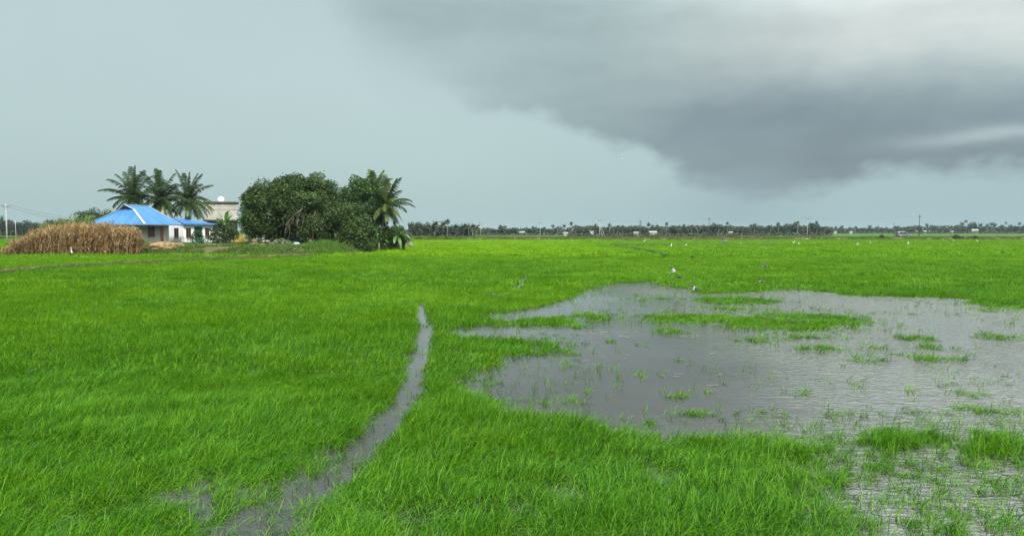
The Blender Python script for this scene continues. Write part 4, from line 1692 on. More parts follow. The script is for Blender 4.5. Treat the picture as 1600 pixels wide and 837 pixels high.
c9 = ell_clumps(P3(609, 372, 106), (2.2, 1.5, 1.5), 34, .65, -.95, .4) + ell_clumps(P3(622, 366, 106), (1.4, 1.2, 1.8), 20, .6)
tree('dark_shrub', 'dark green shrub mass beneath the yellow-green palm', 'shrub', (at(609, 382, 106).x, 106), c9, 280, .24, M['tree_dark'], .08, 6)

# ------------------------------------------------------------------ coconut palms of the yard
def palm(label, crown_px, base_px, Y, nf, L, mats, wind=.25, up=72, low_=-40, name='coconut_palm', extra=()):
    c_ = at(*crown_px, Y)
    b0 = at(*base_px, Y)
    base = Vector((b0.x, Y, ph(b0.x, Y)-.1))
    t_ = thing(name, label, 'palm tree', base)
    top = c_-base
    mb = MB()
    n = 14
    pts_ = []
    for i in range(n+1):
        s = i/n
        bend = s*s
        pts_.append(Vector((top.x*(.35*s+.65*bend), top.y*bend, top.z*s)))
    mb.tube(pts_, [.21-.10*(i/n)+(.10 if i == 0 else 0)+(.012 if i % 2 else 0) for i in range(n+1)], 9)
    mb.build('trunk', M['palmbark'], t_, True)
    bs = MB()
    for k in range(7):
        a = k*.9
        bs.tube([top+Vector((math.cos(a)*.08, math.sin(a)*.08, -.45)), top+Vector((math.cos(a)*.2, math.sin(a)*.2, -.05)), top+Vector((math.cos(a)*.28, math.sin(a)*.28, .3))], [.09, .1, .03], 5)
    bs.build('leaf_sheath', M['rachis'], t_)
    for k in range(nf):
        s = (k+.5)/nf
        el = R(up+(low_-up)*s**1.05+random.gauss(0, 6))
        az = k*2.39996+random.uniform(-.2, .2)
        me = frond_mesh(L*random.uniform(.88, 1.08)*(.8+.25*math.sin(math.pi*min(1, s+.25))), el, az, .42+.35*s+random.uniform(-.08, .1), wind)
        m_ = M[mats[0]] if s < .5 else (M[mats[1]] if s < .82 else M[mats[2]])
        if random.random() < .12:
            m_ = M[mats[1]]
        link('frond', me, m_, t_, top)
    for (el, az, dr_, L_, mm) in extra:
        link('frond', frond_mesh(L_, R(el), R(az), dr_, .1), M[mm], t_, top)
    nuts = MB()
    for k in range(6):
        a = k*1.05
        cpos = top+Vector((math.cos(a)*.25, math.sin(a)*.25, -.35-.08*(k % 2)))
        nuts.tube([cpos+Vector((0, 0, z)) for z in (.13, .10, .02, -.07, -.13)], [.02, .08, .115, .08, .02], 7)
    nuts.build('coconuts', M['frond_old'], t_, True)
    return t_


PM = ('frond', 'frond', 'frond_light')
palm('dark coconut palm at the outer end of the three behind the blue roof', (209, 309), (209, 383), 116, 27, 5.0, PM, .16, 84, -38, extra=((30, 175, .25, 4.4, 'frond'), (15, 185, .4, 4.2, 'frond'), (68, 160, .15, 4.6, 'frond')))
palm('middle coconut palm of the three, fullest crown above the blue roof ridge', (252, 311), (262, 383), 118, 29, 5.0, PM, .16, 84, -50, extra=((-48, 260, .5, 3.6, 'frond_light'), (-55, 290, .5, 3.4, 'frond_old')))
palm('coconut palm over the white house, bent trunk and drooping yellowish lower fronds', (294, 313), (288, 383), 121, 28, 5.1, ('frond', 'frond', 'frond_light'), .30, 82, -45, extra=((38, 172, .75, 3.6, 'frond_old'), (8, -8, .75, 5.0, 'frond_light'), (-5, -14, .8, 4.8, 'frond'), (-20, -20, .7, 4.6, 'frond_light')))
palm('yellow-green coconut palm with windblown crown beside the banana plants', (603, 322), (594, 380), 106, 28, 4.3, ('frond', 'frond_light', 'frond_light'), .55, 80, -35)
palm('green coconut palm half hidden behind the yellow-green palm', (583, 297), (585, 380), 113, 18, 3.7, ('frond_light', 'frond', 'frond'), .4, 80, -20)


# banana plants and the young broad-leaved palm
def banana_leaf(L, W, elev, azim, droop, torn=.35):
    n = 9
    d = Vector((math.cos(elev)*math.cos(azim), math.cos(elev)*math.sin(azim), math.sin(elev)))
    p_ = Vector((0, 0, 0))
    mid, ds = [p_.copy()], []
    for i in range(n):
        d = (d+Vector((.03, 0, -droop*(.3+1.5*i/n)/n*2))).normalized()
        ds.append(d.copy())
        p_ = p_+d*L/n
        mid.append(p_.copy())
    ds.append(d)
    V_, F_, rn = [], [], []
    prev = None
    for sg in (-1, 1):
        st = len(V_)
        for i in range(n+1):
            s = i/n
            side = ds[i].cross(Vector((0, 0, 1)))
            side = (side.normalized() if side.length > .05 else Vector((1, 0, 0)))*sg
            upn = side.cross(ds[i])*sg
            wv_ = W*.5*math.sin(math.pi*min(1, .06+s*.92))**.6*(1-random.random()*torn)
            e_ = mid[i]+side*wv_+Vector((0, 0, wv_*.25-.25*wv_*random.random()))
            V_ += [tuple(mid[i]), tuple(e_)]
            rn += [.9, random.uniform(.1, .7)]
        for i in range(n):
            a = st+2*i
            F_.append((a, a+1, a+3, a+2))
    me = bpy.data.meshes.new('leaf')
    me.from_pydata(V_, [], F_)
    at_ = me.attributes.new('rnd', 'FLOAT', 'POINT')
    at_.data.foreach_set('value', np.asarray(rn, np.float32))
    me.update()
    return me


def banana(name, label, cat, px, Y, stem_h, nleaf, L, W, el0, el1, droop, m, group=None, pyb=383):
    b0 = at(px, pyb, Y)
    base = Vector((b0.x, Y, ph(b0.x, Y)-.05))
    t_ = thing(name, label, cat, base, group=group)
    mb = MB()
    mb.tube([(0, 0, -.1), (.03, 0, stem_h*.5), (.02, 0, stem_h)], [.16, .13, .07], 9)
    mb.build('stem', M['rachis'], t_, True)
    for k in range(nleaf):
        s = k/max(1, nleaf-1)
        me = banana_leaf(L*random.uniform(.85, 1.1), W, R(el0+(el1-el0)*s+random.gauss(0, 5)), k*2.4+random.uniform(-.3, .3), droop*(.6+.8*s))
        link('leaf', me, m, t_, Vector((.02, 0, stem_h-.15*s)))
    return t_


banana('young_palm', 'young green palm with upright paddle leaves beside the white house', 'palm tree', 353, 108, 3.0, 15, 2.3, .5, 85, 15, .55, M['banana'])
bp_ = 'banana plants below the yellow-green palm'
banana('banana_plant', 'banana plant with bright leaves and one yellowing leaf before the dark shrub', 'banana plant', 592, 104, 1.5, 9, 2.0, .55, 80, -10, .8, M['banana'], bp_)
banana('banana_plant', 'tallest banana plant, leaves drooping at the outer end of the grove', 'banana plant', 622, 105, 2.3, 11, 2.4, .6, 75, -15, .95, M['banana'], bp_)
banana('banana_plant', 'short banana plant hanging over the rice at the grove end', 'banana plant', 631, 106.5, 1.5, 9, 2.1, .55, 70, -20, 1.0, M['banana'], bp_)

# ================================================================== FAR TREES
def far_crown(kind, seed):
    """unit-size crown, height 1 (trunk foot at z=0, crown top at z=1)"""
    global rng
    old = rng
    rng = np.random.default_rng(seed)
    if kind == 'palm':
        V_, F_, rn = [], [], []
        r_ = random.Random(seed)
        for k in range(17):
            az = k*2.4+r_.uniform(-.3, .3)
            el = R(78-105*(k/17)**1.0+r_.gauss(0, 8))
            L_ = .36*r_.uniform(.85, 1.1)
            d = Vector((math.cos(el)*math.cos(az), math.cos(el)*math.sin(az), math.sin(el)))
            p_ = Vector((0, 0, .80))
            n = 6
            o = len(V_)
            tn = min(1, max(0, r_.gauss(.45, .25)))
            for i in range(n+1):
                side = d.cross(Vector((0, 0, 1)))
                side = side.normalized() if side.length > .05 else Vector((1, 0, 0))
                w_ = .075*math.sin(math.pi*(.12+.86*i/n))*r_.uniform(.7, 1.2)
                V_ += [tuple(p_+side*w_-Vector((0, 0, w_*.9))), tuple(p_), tuple(p_-side*w_-Vector((0, 0, w_*.9)))]
                rn += [tn]*3
                d = (d+Vector((.05, 0, -.42*(.4+i/n)*.8))).normalized()
                p_ = p_+d*L_/n
            for i in range(n):
                a = o+3*i
                F_ += [(a, a+1, a+4, a+3), (a+1, a+2, a+5, a+4)]
        me = mesh_np('crown', V_, F_, rn)
    else:
        cl_ = []
        k = 13
        wd = {'round': .42, 'tall': .26, 'wide': .55}[kind]
        for i in range(k):
            d = rng.normal(size=3)
            d /= np.linalg.norm(d)
            q = .45+.45*rng.random()
            cl_.append(((d[0]*wd*q, d[1]*wd*q, .58+d[2]*.34*q), .13+.09*rng.random()))
        me = crown_mesh('crown', cl_, 1900, .085, .7, .4)
    rng = old
    return me


def far_trunk(kind, seed):
    r_ = random.Random(seed)
    mb = MB()
    if kind == 'palm':
        b = r_.uniform(-.06, .06)
        mb.tube([(b*(1-s)**2, 0, .82*s-.03*(s == 0)) for s in (0, .25, .5, .75, 1)], [.020, .015, .013, .012, .011], 6)
    else:
        mb.tube([(0, 0, -.03), (.01, 0, .25), (0, .01, .5)], [.035, .028, .016], 6)
        for k in range(3):
            a = r_.uniform(0, 6.28)
            mb.tube([(0, 0, .3), (math.cos(a)*.12, math.sin(a)*.12, .5), (math.cos(a)*.2, math.sin(a)*.2, .65)], [.018, .012, .005], 5)
    return mb.mesh('trunk', None, True)


FPROTO = {}
for kind, kk in (('palm', 6), ('round', 5), ('tall', 3), ('wide', 3)):
    FPROTO[kind] = [(far_crown(kind, 100+i*7+len(kind)), far_trunk(kind, 100+i)) for i in range(kk)]
    for c_, t_ in FPROTO[kind]:
        c_.materials.append(M['far_palm'] if kind == 'palm' else M['far_leaf'])
        t_.materials.append(M['palmbark'] if kind == 'palm' else M['bark'])


def far_tree(kind, px, pytop, Yd, wpx, label, group, base_z=-.1):
    c_, t_ = random.choice(FPROTO[kind])
    Yd = Yd*random.uniform(.985, 1.02)
    p_ = at(px, pytop-(1.0 if kind == 'palm' else random.choice((.5, 1.5, 2.5, 4.0))), Yd)
    h = max(3.0, p_.z-base_z)
    nm = {'palm': 'coconut_palm'}.get(kind, 'broadleaf_tree')
    o = thing(nm, label, 'palm tree' if kind == 'palm' else 'tree', (p_.x, Yd, base_z), random.uniform(0, 6.28) if kind != 'palm' else random.uniform(-.5, .5), group)
    if wpx:
        wr = wpx/F*Yd/{'palm': .66, 'round': .9, 'tall': .6, 'wide': 1.15}[kind]
    else:
        wr = h*random.uniform(.85, 1.15)
    if kind == 'palm':
        # the crown keeps its size whatever the trunk's length: scale trunk and crown apart
        cs = max(wr, 4.5) if wpx else random.uniform(8.0, 10.0)
        tr = link('trunk', t_, None, o)
        tr.scale = (9, 9, h/1.0)
        cr = link('crown', c_, None, o)
        cr.scale = (cs, cs, cs)
        cr.location = (0, 0, .82*h-.80*cs)
        tr.location = (0, 0, 0)
    else:
        tr = link('trunk', t_, None, o)
        cr = link('crown', c_, None, o)
        for q in (tr, cr):
            q.scale = (wr, wr, h)
    return o


SEG = {'L': (400, 'grove behind the pole by the reeds'),
       'A': (300, 'dense dark grove next to the banana plants'),
       'B': (540, 'hazy tree line before the tall lone palm'),
       'C': (440, 'far tree line behind the pole with leaning stays'),
       'D': (480, 'far grove below the tallest slim pole'),
       'E': (820, 'lowest hazy tree line left of the silver car'),
       'G': (800, 'far grove beyond the silver car')}


def far_label(kind, seg):
    return ('small coconut palm in the ' if kind == 'palm' else 'small round tree in the ')+SEG[seg][1]


PALMS = {'L': [], 'A': [(680, 346), (693, 346), (724, 351), (732, 350), (738, 352), (744, 354), (712, 352)],
         'B': [(755, 357), (762, 357), (832, 355), (836, 356), (850, 356), (863.7, 351), (871, 355), (876, 355), (881.5, 351), (814, 358), (822, 357)],
         'C': [(900, 352), (910, 356), (921, 355), (930, 349.5), (965, 354), (973, 353), (985, 353.5), (991, 354.5), (1013, 348), (1019, 351), (1026, 351), (1034, 355), (1053, 352), (1060, 353), (1069, 350.5),
               (1076, 353), (1081.6, 351), (1090, 351), (1099, 352), (1123, 350), (1140, 351), (1145, 354.5), (943, 355), (958, 355)],
         'D': [(1173, 350), (1179, 349.5), (1184, 353), (1200, 353), (1204, 352), (1216, 347), (1242, 347), (1288.6, 355), (1160, 354), (1192, 355)],
         'E': [(1306, 355), (1314.7, 353.5), (1337.5, 355), (1351, 357), (1358.6, 353.5), (1370.5, 355.5), (1328, 357), (1385, 356)],
         'G': [(1448, 349.5), (1455, 352), (1475, 354), (1485, 354), (1503, 347), (1532, 350), (1542.5, 350), (1550, 348), (1554, 349), (1566, 352), (1579, 352), (1430, 353), (1420, 355), (1464, 354), (1495, 352), (1404, 355), (1602, 351)]}
SPECIAL = [('A', 'palm', 699.5, 341.5, 9, 'tallest coconut palm of the dense grove next to the banana plants'),
           ('C', 'palm', 892.5, 345.5, 8, 'tall lone coconut palm standing clear at the start of the far tree line'),
           ('C', 'palm', 952, 348.5, 8, 'coconut palm with a pale slanting trunk just past the pole with leaning stays'),
           ('C', 'palm', 1041.6, 346.5, 7, 'slim tall coconut palm standing above the far white sheds'),
           ('D', 'palm', 1136.5, 345.5, 5, 'tall coconut palm with a small round crown above the flying grey bird'),
           ('D', 'palm', 1246.5, 344, 6, 'tall coconut palm at the peak of the grove just before the slim pole'),
           ('D', 'palm', 1276, 344, 6, 'coconut palm whose crown floats above the round tree right of the slim pole'),
           ('G', 'palm', 1509.5, 342.5, 7, 'tallest coconut palm in the far grove right of the silver car'),
           ('G', 'palm', 1572, 345.5, 5, 'thin lone coconut palm standing high near the far end of the grove'),
           ('G', 'palm', 1593, 347, 7, 'coconut palm with a wide flat crown at the last end of the grove'),
           ('B', 'round', 785, 351, 17, 'rounded dark tree standing alone nearer than the hazy tree line'),
           ('A', 'round', 651, 344.5, 20, 'big dark tree beside the banana plants at the start of the grove'),
           ('C', 'round', 1113.7, 348, 14, 'largest round tree of the far tree line, just right of the thin dark pole'),
           ('D', 'round', 1271, 350, 20, 'round tree under the floating palm crown right of the slim pole'),
           ('G', 'round', 1520, 345.5, 13, 'dark round tree next to the tallest palm of the far grove')]
TREES = {'L': [(0, 338, 14), (9, 345, 10), (16, 341, 12), (26, 349, 12), (41, 347, 12), (53, 348, 12), (67, 346, 14), (80, 347, 14), (34, 351, 10), (95, 350, 12), (-14, 342, 14), (-30, 345, 15)],
         'A': [(670.5, 349, 22), (685, 349, 18), (706, 351, 22), (718, 354, 16), (660, 350, 16), (728, 356, 14), (643, 347, 14), (695, 354, 16), (738, 359, 10)],
         'B': [(772.6, 358, 9), (804, 358, 20), (845, 359, 16), (826, 360, 18), (860, 360, 16), (878, 359, 14), (750, 362, 14), (763, 362, 14), (794, 360, 14), (815, 360, 14)],
         'C': [(898, 355, 12), (906, 358, 14), (918, 358, 14), (932, 357, 16), (947, 358, 14), (960, 357, 16), (970, 356, 16), (980, 356, 14), (992, 357, 16), (1005, 356, 14), (1016, 356, 14), (1028, 356, 15),
               (1040, 356, 14), (1052, 356, 14), (1064, 356, 14), (1075, 356, 14), (1087, 354, 14), (1096, 354, 14), (1105, 353, 14), (1124, 353, 14), (1134, 354, 14), (1146, 357, 14)],
         'D': [(1155, 357, 16), (1165, 356, 14), (1178, 355, 16), (1190, 358, 14), (1203, 358, 14), (1214, 353, 15), (1224, 351, 14), (1233, 350, 15), (1243, 350, 14), (1252, 352, 14), (1260, 355, 12), (1283, 356, 14), (1294, 358, 13)],
         'E': [(1300, 359, 16), (1312, 359, 16), (1325, 359.5, 16), (1338, 359, 16), (1350, 359, 16), (1362, 358, 16), (1375, 358, 16), (1388, 358, 16)],
         'G': [(1400, 357, 15), (1412, 357, 15), (1424, 356, 15), (1436, 355, 15), (1447, 356, 14), (1458, 355, 15), (1470, 357, 14), (1480, 357, 14), (1492, 355, 14), (1502, 353, 13), (1513, 352, 13), (1530, 354, 14),
               (1540, 353, 15), (1552, 354, 15), (1564, 356, 14), (1575, 356, 14), (1586, 355, 14), (1598, 354, 14), (1612, 354, 16), (1628, 353, 16)]}
for (sg, kind, px, py, w_, lab) in SPECIAL:
    far_tree(kind, px, py, SEG[sg][0]*(.62 if px == 785 else .95), w_, lab, None)
for sg, lst in PALMS.items():
    for (px, py) in lst:
        far_tree('palm', px+random.uniform(-.6, .6), py, SEG[sg][0]*random.uniform(.93, 1.08), random.uniform(7.5, 10.5) if sg != 'A' else random.uniform(12, 17), far_label('palm', sg), far_label('palm', sg).replace('small coconut palm', 'palms'))
for sg, lst in TREES.items():
    for (px, py, w_) in lst:
        far_tree(random.choice(('round', 'round', 'wide', 'tall')) if sg != 'E' else 'wide', px, py+random.uniform(-.8, .8), SEG[sg][0]*random.uniform(.97, 1.12), w_*random.uniform(.9, 1.3), far_label('round', sg), far_label('round', sg).replace('small round tree', 'trees'))

# the closed wood behind them, one mass of leaves
Vs, Fs, Rs, off = [], [], [], 0
for sg, xa, xb, ytop in (('L', -60, 130, 352), ('A', 640, 742, 354.5), ('B', 560, 900, 359.5), ('C', 886, 1152, 356), ('D', 1148, 1300, 356.2), ('E', 1290, 1410, 359), ('G', 1396, 1720, 356.3)):
    Yd = SEG[sg][0]*1.10
    n = int((xb-xa)*34)
    px = rng.random(n)*(xb-xa)+xa
    ytp = ytop-1.3+2.2*fbm(px*.09, px*0+3, 11)
    dep = Yd*(1+.05*rng.random(n))
    ztop = CH-(ytp-HOR)/F*dep
    zz = -.2+(ztop+.2)*(1-rng.random(n)**1.5)
    Pp = np.stack([(px-CX)/F*dep, dep, zz], -1)
    Nn = rng.normal(size=(n, 3))*.6+np.array([0, -.8, .5])
    Nn /= np.linalg.norm(Nn, axis=1, keepdims=True)
    s_ = Yd/430*1.35*(.7+.6*rng.random(n))
    V_, F_, r_ = leaf_quads(Pp, Nn, s_, s_*.75, np.clip(.4+.25*rng.normal(size=n), 0, 1))
    Vs.append(V_)
    Fs.append(F_+off)
    Rs.append(r_)
    off += len(V_)
for sg, xa, xb, hb in (('B', 640, 900, 1.5), ('C', 886, 1152, 1.6), ('D', 1148, 1300, 1.6), ('E', 1290, 1410, 2.0), ('G', 1396, 1720, 2.2)):
    Yd = SEG[sg][0]*.885
    n = int((xb-xa)*9)
    px = rng.random(n)*(xb-xa)+xa
    Pp = np.stack([(px-CX)/F*Yd, Yd+rng.random(n)*4, hb*rng.random(n)*(.7+.5*fbm(px*.15, px*0+7, 15))], -1)
    Nn = rng.normal(size=(n, 3))*.6+np.array([0, -.8, .6])
    Nn /= np.linalg.norm(Nn, axis=1, keepdims=True)
    s_ = 1.0*(.7+.6*rng.random(n))
    V_, F_, r_ = leaf_quads(Pp, Nn, s_, s_*.75, np.clip(.4+.25*rng.normal(size=n), 0, 1))
    Vs.append(V_)
    Fs.append(F_+off)
    Rs.append(r_)
    off += len(V_)
tag(link('far_woods', mesh_np('far_woods', np.concatenate(Vs), np.concatenate(Fs), np.concatenate(Rs)), M['far_leaf']),
    'dark continuous undergrowth filling the far tree line along the horizon', 'woods', kind='stuff')

# ------------------------------------------------------------------ far houses in the tree line
M['farwall'] = simple('pale_house_wall', (.38, .39, .38), (.50, .51, .50), .5, .9)
M['farroof'] = simple('grey_sheet_roof', (.30, .31, .31), (.45, .46, .46), .5, .6)
M['tile'] = simple('red_brown_tiles', (.22, .11, .07), (.30, .16, .10), .5, .8)
M['darkopen'] = simple('dark_opening', (.02, .02, .02), None)


def far_house(px, py, Yd, wpx, h, label, rm, flat=False, rz=.2):
    p_ = at(px, py, Yd)
    w_ = wpx/F*Yd
    d_ = w_*.7
    zb = -.1
    o = thing('far_house', label, 'house', (p_.x, Yd, zb), rz)
    hh = max(h, p_.z-zb+.7)
    mb = MB()
    mb.box((-w_/2, 0, 0), (w_/2, d_, hh))
    mb.build('wall', M['farwall'], o)
    mb = MB()
    if flat:
        mb.box((-w_/2-.3, -.3, hh+.003), (w_/2+.3, d_+.3, hh+.25))
    else:
        e = .5
        rd = hh+w_*.16
        mb.slab([(-w_/2-e, -e, hh-.05), (w_/2+e, -e, hh-.05), (w_/2+e, d_/2, rd), (-w_/2-e, d_/2, rd)], .12)
        mb.slab([(w_/2+e, d_+e, hh-.05), (-w_/2-e, d_+e, hh-.05), (-w_/2-e, d_/2, rd), (w_/2+e, d_/2, rd)], .12)
    mb.build('roof', rm, o)
    for u in (-.25, .25):
        mb = MB()
        mb.box((w_*u-w_*.07, -.06, hh*.35), (w_*u+w_*.07, -.003, hh*.75))
        mb.build('window', M['darkopen'], o)
    return o


far_house(924.7, 365, 405, 5.5, 2.6, 'small white cube-like house at the foot of the pole with leaning stays', M['farwall'], True)
far_house(1021, 365, 415, 10, 2.2, 'long low white shed below the slim tall palm', M['farroof'])
far_house(994, 365, 412, 6, 1.8, 'small pale hut left of the long white shed', M['farroof'])
far_house(1142, 364.5, 430, 5, 2.0, 'tiny white house right of the flying grey bird', M['farroof'])
far_house(1305.5, 362.8, 720, 4, 2.0, 'tiny white house at the left end of the lowest hazy tree line', M['farroof'])
far_house(1330, 362.8, 720, 4, 2.0, 'tiny pale house in the middle of the lowest hazy tree line', M['farroof'])
far_house(1446, 362.5, 730, 5, 2.4, 'tiny pale house just right of the tall pole by the silver car', M['farroof'])
far_house(1524, 361, 735, 8, 3.6, 'largest pale far house under the dark round tree right of the silver car', M['farroof'], False, -.3)
far_house(1488, 362.5, 732, 4, 1.8, 'tiny pale hut left of the largest far house', M['farroof'])
far_house(816, 365.3, 490, 7, 2.0, 'pale low shed in the hazy tree line left of the far poles', M['farroof'])
far_house(884, 365.3, 470, 6, 1.6, 'pale low hut at the foot of the tall lone palm', M['farroof'])

# ================================================================== POLES
M['polecon'] = simple('pole_concrete', (.30, .29, .27), (.42, .41, .38), 2, .9)
M['poledark'] = simple('dark_pole_wood', (.06, .055, .05), (.11, .10, .09), 2, .9)
M['wire'] = simple('wire', (.05, .05, .05), None)
M['ceramic'] = simple('insulator', (.30, .18, .14), None, rough=.3)


def pole(label, px, pytop, Yd, zb, m, arm=1.5, r=.13, stays=()):
    p_ = at(px, pytop, Yd)
    h = p_.z-zb
    o = thing('utility_pole', label, 'utility pole', (p_.x, Yd, zb))
    mb = MB()
    mb.tube([(0, 0, -.3), (0, 0, h*.5), (0, 0, h)], [r, r*.85, r*.68], 10)
    mb.build('post', m, o, True)
    if arm:
        mb = MB()
        mb.bar((-arm/2, -.1, h-.55), (arm/2, -.1, h-.55), .09, .09)
        mb.bar((-arm*.3, -.1, h-.58), (0, -.09, h-1.0), .04, .04)
        mb.bar((arm*.3, -.1, h-.58), (0, -.09, h-1.0), .04, .04)
        ca = mb.build('crossarm', M['poledark'], o)
        for u in (-arm/2+.08, 0, arm/2-.08):
            mb = MB()
            z0 = h-.50 if u else h
            mb.tube([(u, -.1 if u else 0, z0), (u, -.1 if u else 0, z0+.1), (u, -.1 if u else 0, z0+.2), (u, -.1 if u else 0, z0+.28)], [.03, .07, .06, .02], 7)
            mb.build('insulator', M['ceramic'], ca)
    for (dx, k) in stays:
        mb = MB()
        mb.tube([(dx, .3, -.2), (dx*.08, .05, h*k)], .07, 6)
        mb.build('stay', m, o)
    return Vector((p_.x, Yd, zb+h)), o


tops = {}
tops['l'] = pole('pale concrete utility pole with crossarm left of the dry reeds', 9, 318, 150, .0, M['polecon'], 1.9, .15)
pole('thin short pole between the concrete pole and the dry reeds', 24, 345, 215, .3, M['polecon'], 0, .09)
ry = lambda px: float(emb_y(np.array((px-800)/F*228)))+.6
tops['a'] = pole('pale pole standing by the end of the dense grove', 751, 346, 300, 0, M['polecon'], 1.2, .12)
tops['b'] = pole('pale pole in front of the hazy tree line left of the lone palm', 844, 346, 300, 0, M['polecon'], 1.2, .12)
tops['c'] = pole('utility pole propped by two leaning stays', 937, 341.5, ry(937), .9, M['polecon'], 1.0, .13, ((1.7, .75), (1.0, .6)))
tops['d'] = pole('thin dark pole beside the largest round tree of the far tree line', 1108, 339.5, ry(1108), .9, M['poledark'], .9, .09)
tops['e'] = pole('slim grey pole rising from the grove, left of the floating palm crown', 1262, 338.5, ry(1262), .9, M['polecon'], .9, .11)
tops['f'] = pole('tall dark pole on the embankment right of the silver car', 1437, 335.5, ry(1437), .9, M['poledark'], .9, .12)
pole('faint thin pole in the haze left of the silver car', 1397, 348, 420, 0, M['poledark'], .8, .10)

# lattice mast in the far trees
p_ = at(1000.6, 344.5, 425)
mast = thing('lattice_mast', 'small antenna mast with side arms above the far tree line', 'mast', (p_.x, 425, -.1))
mb = MB()
mh = p_.z+.1
for sx_ in (-1, 1):
    for sy_ in (-1, 1):
        mb.tube([(sx_*.6, sy_*.6, 0), (sx_*.2, sy_*.2, mh)], .06, 5)
for k in range(8):
    z0, z1 = mh*k/8, mh*(k+1)/8
    a0, a1 = .6-.4*k/8, .6-.4*(k+1)/8
    for sg in (-1, 1):
        mb.tube([(-a0, sg*a0, z0), (a1, sg*a1, z1)], .035, 4)
        mb.tube([(sg*a0, -a0, z0), (sg*a1, a1, z1)], .035, 4)
mb.build('frame', M['poledark'], mast)
mb = MB()
for z, l_ in ((mh-.3, 1.0), (mh-1.5, .8), (mh-2.6, .6)):
    mb.tube([(-l_, 0, z), (l_, 0, z)], .06, 5)
    mb.box((-l_-.15, -.1, z-.4), (-l_+.15, .1, z+.4))
    mb.box((l_-.15, -.1, z-.4), (l_+.15, .1, z+.4))
mb.build('antenna', M['grey_metal'], mast)


def wire(label, a, b, sag, r=.012):
    mb = MB()
    n = 16
    pts_ = [a.lerp(b, i/n)-Vector((0, 0, sag*(1-(2*i/n-1)**2))) for i in range(n+1)]
    mb.tube(pts_, r, 4)
    return tag(mb.build('power_line', M['wire']), label, 'power line')


L0 = tops['l'][0]
endp = at(172, 345, 190)
wire('upper wire running from the concrete pole towards the houses', L0+Vector((.9, -.1, -.3)), endp+Vector((0, 0, .6)), 1.0, .018)
wire('lower wire running from the concrete pole towards the houses', L0+Vector((-.9, -.1, -.3)), endp, 1.2, .018)
for a, b, lab in (('c', 'd', 'wire from the propped pole to the thin dark pole'), ('d', 'e', 'wire from the thin dark pole to the slim grey pole'), ('e', 'f', 'wire from the slim grey pole to the pole by the car')):
    wire(lab, tops[a][0]-Vector((.3, 0, .3)), tops[b][0]-Vector((-.3, 0, .3)), .8, .009)

# ================================================================== CAR on the embankment
M['silver'] = simple('silver_paint', (.26, .28, .31), None, rough=.3, metal=.55, spec=.5)
M['tyre'] = simple('tyre_rubber', (.02, .02, .02), None)
M['rim'] = simple('alloy_rim', (.55, .56, .57), None, rough=.35, metal=.6)
M['bumper'] = simple('dark_bumper', (.06, .065, .07), None, rough=.5)
M['lamp'] = simple('lamp_glass', (.70, .72, .74), None, rough=.1, spec=.6)
M['redlamp'] = simple('tail_lamp', (.35, .02, .02), None, rough=.2)
cp_ = at(1411, 370, ry(1411)+2.2)
car = thing('parked_car', 'silver hatchback car standing on the distant embankment', 'car', (cp_.x, ry(1411)+2.2, 1.004), R(4))
# side profile, facing +x
prof_c = [(-2.0, .35), (-2.08, .75), (-2.0, 1.05), (-1.75, 1.48), (-1.2, 1.66), (0, 1.68), (.45, 1.58), (1.15, 1.08), (1.85, .95), (2.06, .72), (2.08, .38)]


def halfw(x, z):
    return .82*(1-.16*max(0, z-.95)/.7)*(1-.10*max(0, abs(x)-1.4)/.7)


mb = MB()
n = len(prof_c)
vs = []
for sg in (-1, 1):
    for (x, z) in prof_c:
        vs.append((x, sg*halfw(x, z), z))
    for (x, z) in prof_c:
        vs.append((x*.97, sg*(halfw(x, z)-.10), z+(.03 if z > 1.2 else -.0)))
fs = [tuple(range(n)), tuple(range(3*n-1, 2*n-1, -1))]
for s_ in (0, 1):
    o_ = s_*2*n
    for i in range(n):
        j = (i+1) % n
        fs.append((o_+i, o_+j, o_+n+j, o_+n+i))
for i in range(n):
    j = (i+1) % n
    fs.append((n+i, n+j, 3*n+j, 3*n+i))
mb.add(vs, fs)
mb.build('body', M['silver'], car, bevel=.02)
for sg in (-1, 1):
    for (xa, xb, xc, xd) in ((-1.62, -.55, -.55, -1.45), (-.45, .92, .42, -.45)):
        q = MB()
        zl, zh = 1.06, 1.50
        pts_ = [(xa, zl), (xb, zl), (xc, zh), (xd, zh)]
        v_ = [(x, sg*(halfw(x, z)+.004), z) for x, z in pts_]+[(x, sg*(halfw(x, z)+.018), z) for x, z in pts_]
        q.add(v_, [(0, 1, 2, 3), (7, 6, 5, 4)]+[(i, (i+1) % 4, 4+(i+1) % 4, 4+i) for i in range(4)])
        q.build('side_window', M['darkglass'], car)
q = MB()
q.slab([(1.12, -.66, 1.125), (1.12, .66, 1.125), (.50, .58, 1.57), (.50, -.58, 1.57)], .02)
q.build('windscreen', M['darkglass'], car)
q = MB()
q.slab([(-2.02, -.62, 1.10), (-2.02, .62, 1.10), (-1.80, .56, 1.45), (-1.80, -.56, 1.45)], .02)
q.build('rear_window', M['darkglass'], car)
q = MB()
for sg in (-1, 1):
    q.box((-1.95, sg*.83-.02, .30), (1.95, sg*.83+.02, .46))
q.build('sill_trim', M['bumper'], car)
q = MB()
q.box((1.98, -.72, .33), (2.14, .72, .58))
q.build('bumper', M['bumper'], car, bevel=.03)
q = MB()
q.box((-2.14, -.72, .33), (-1.98, .72, .62))
q.build('bumper', M['bumper'], car, bevel=.03)
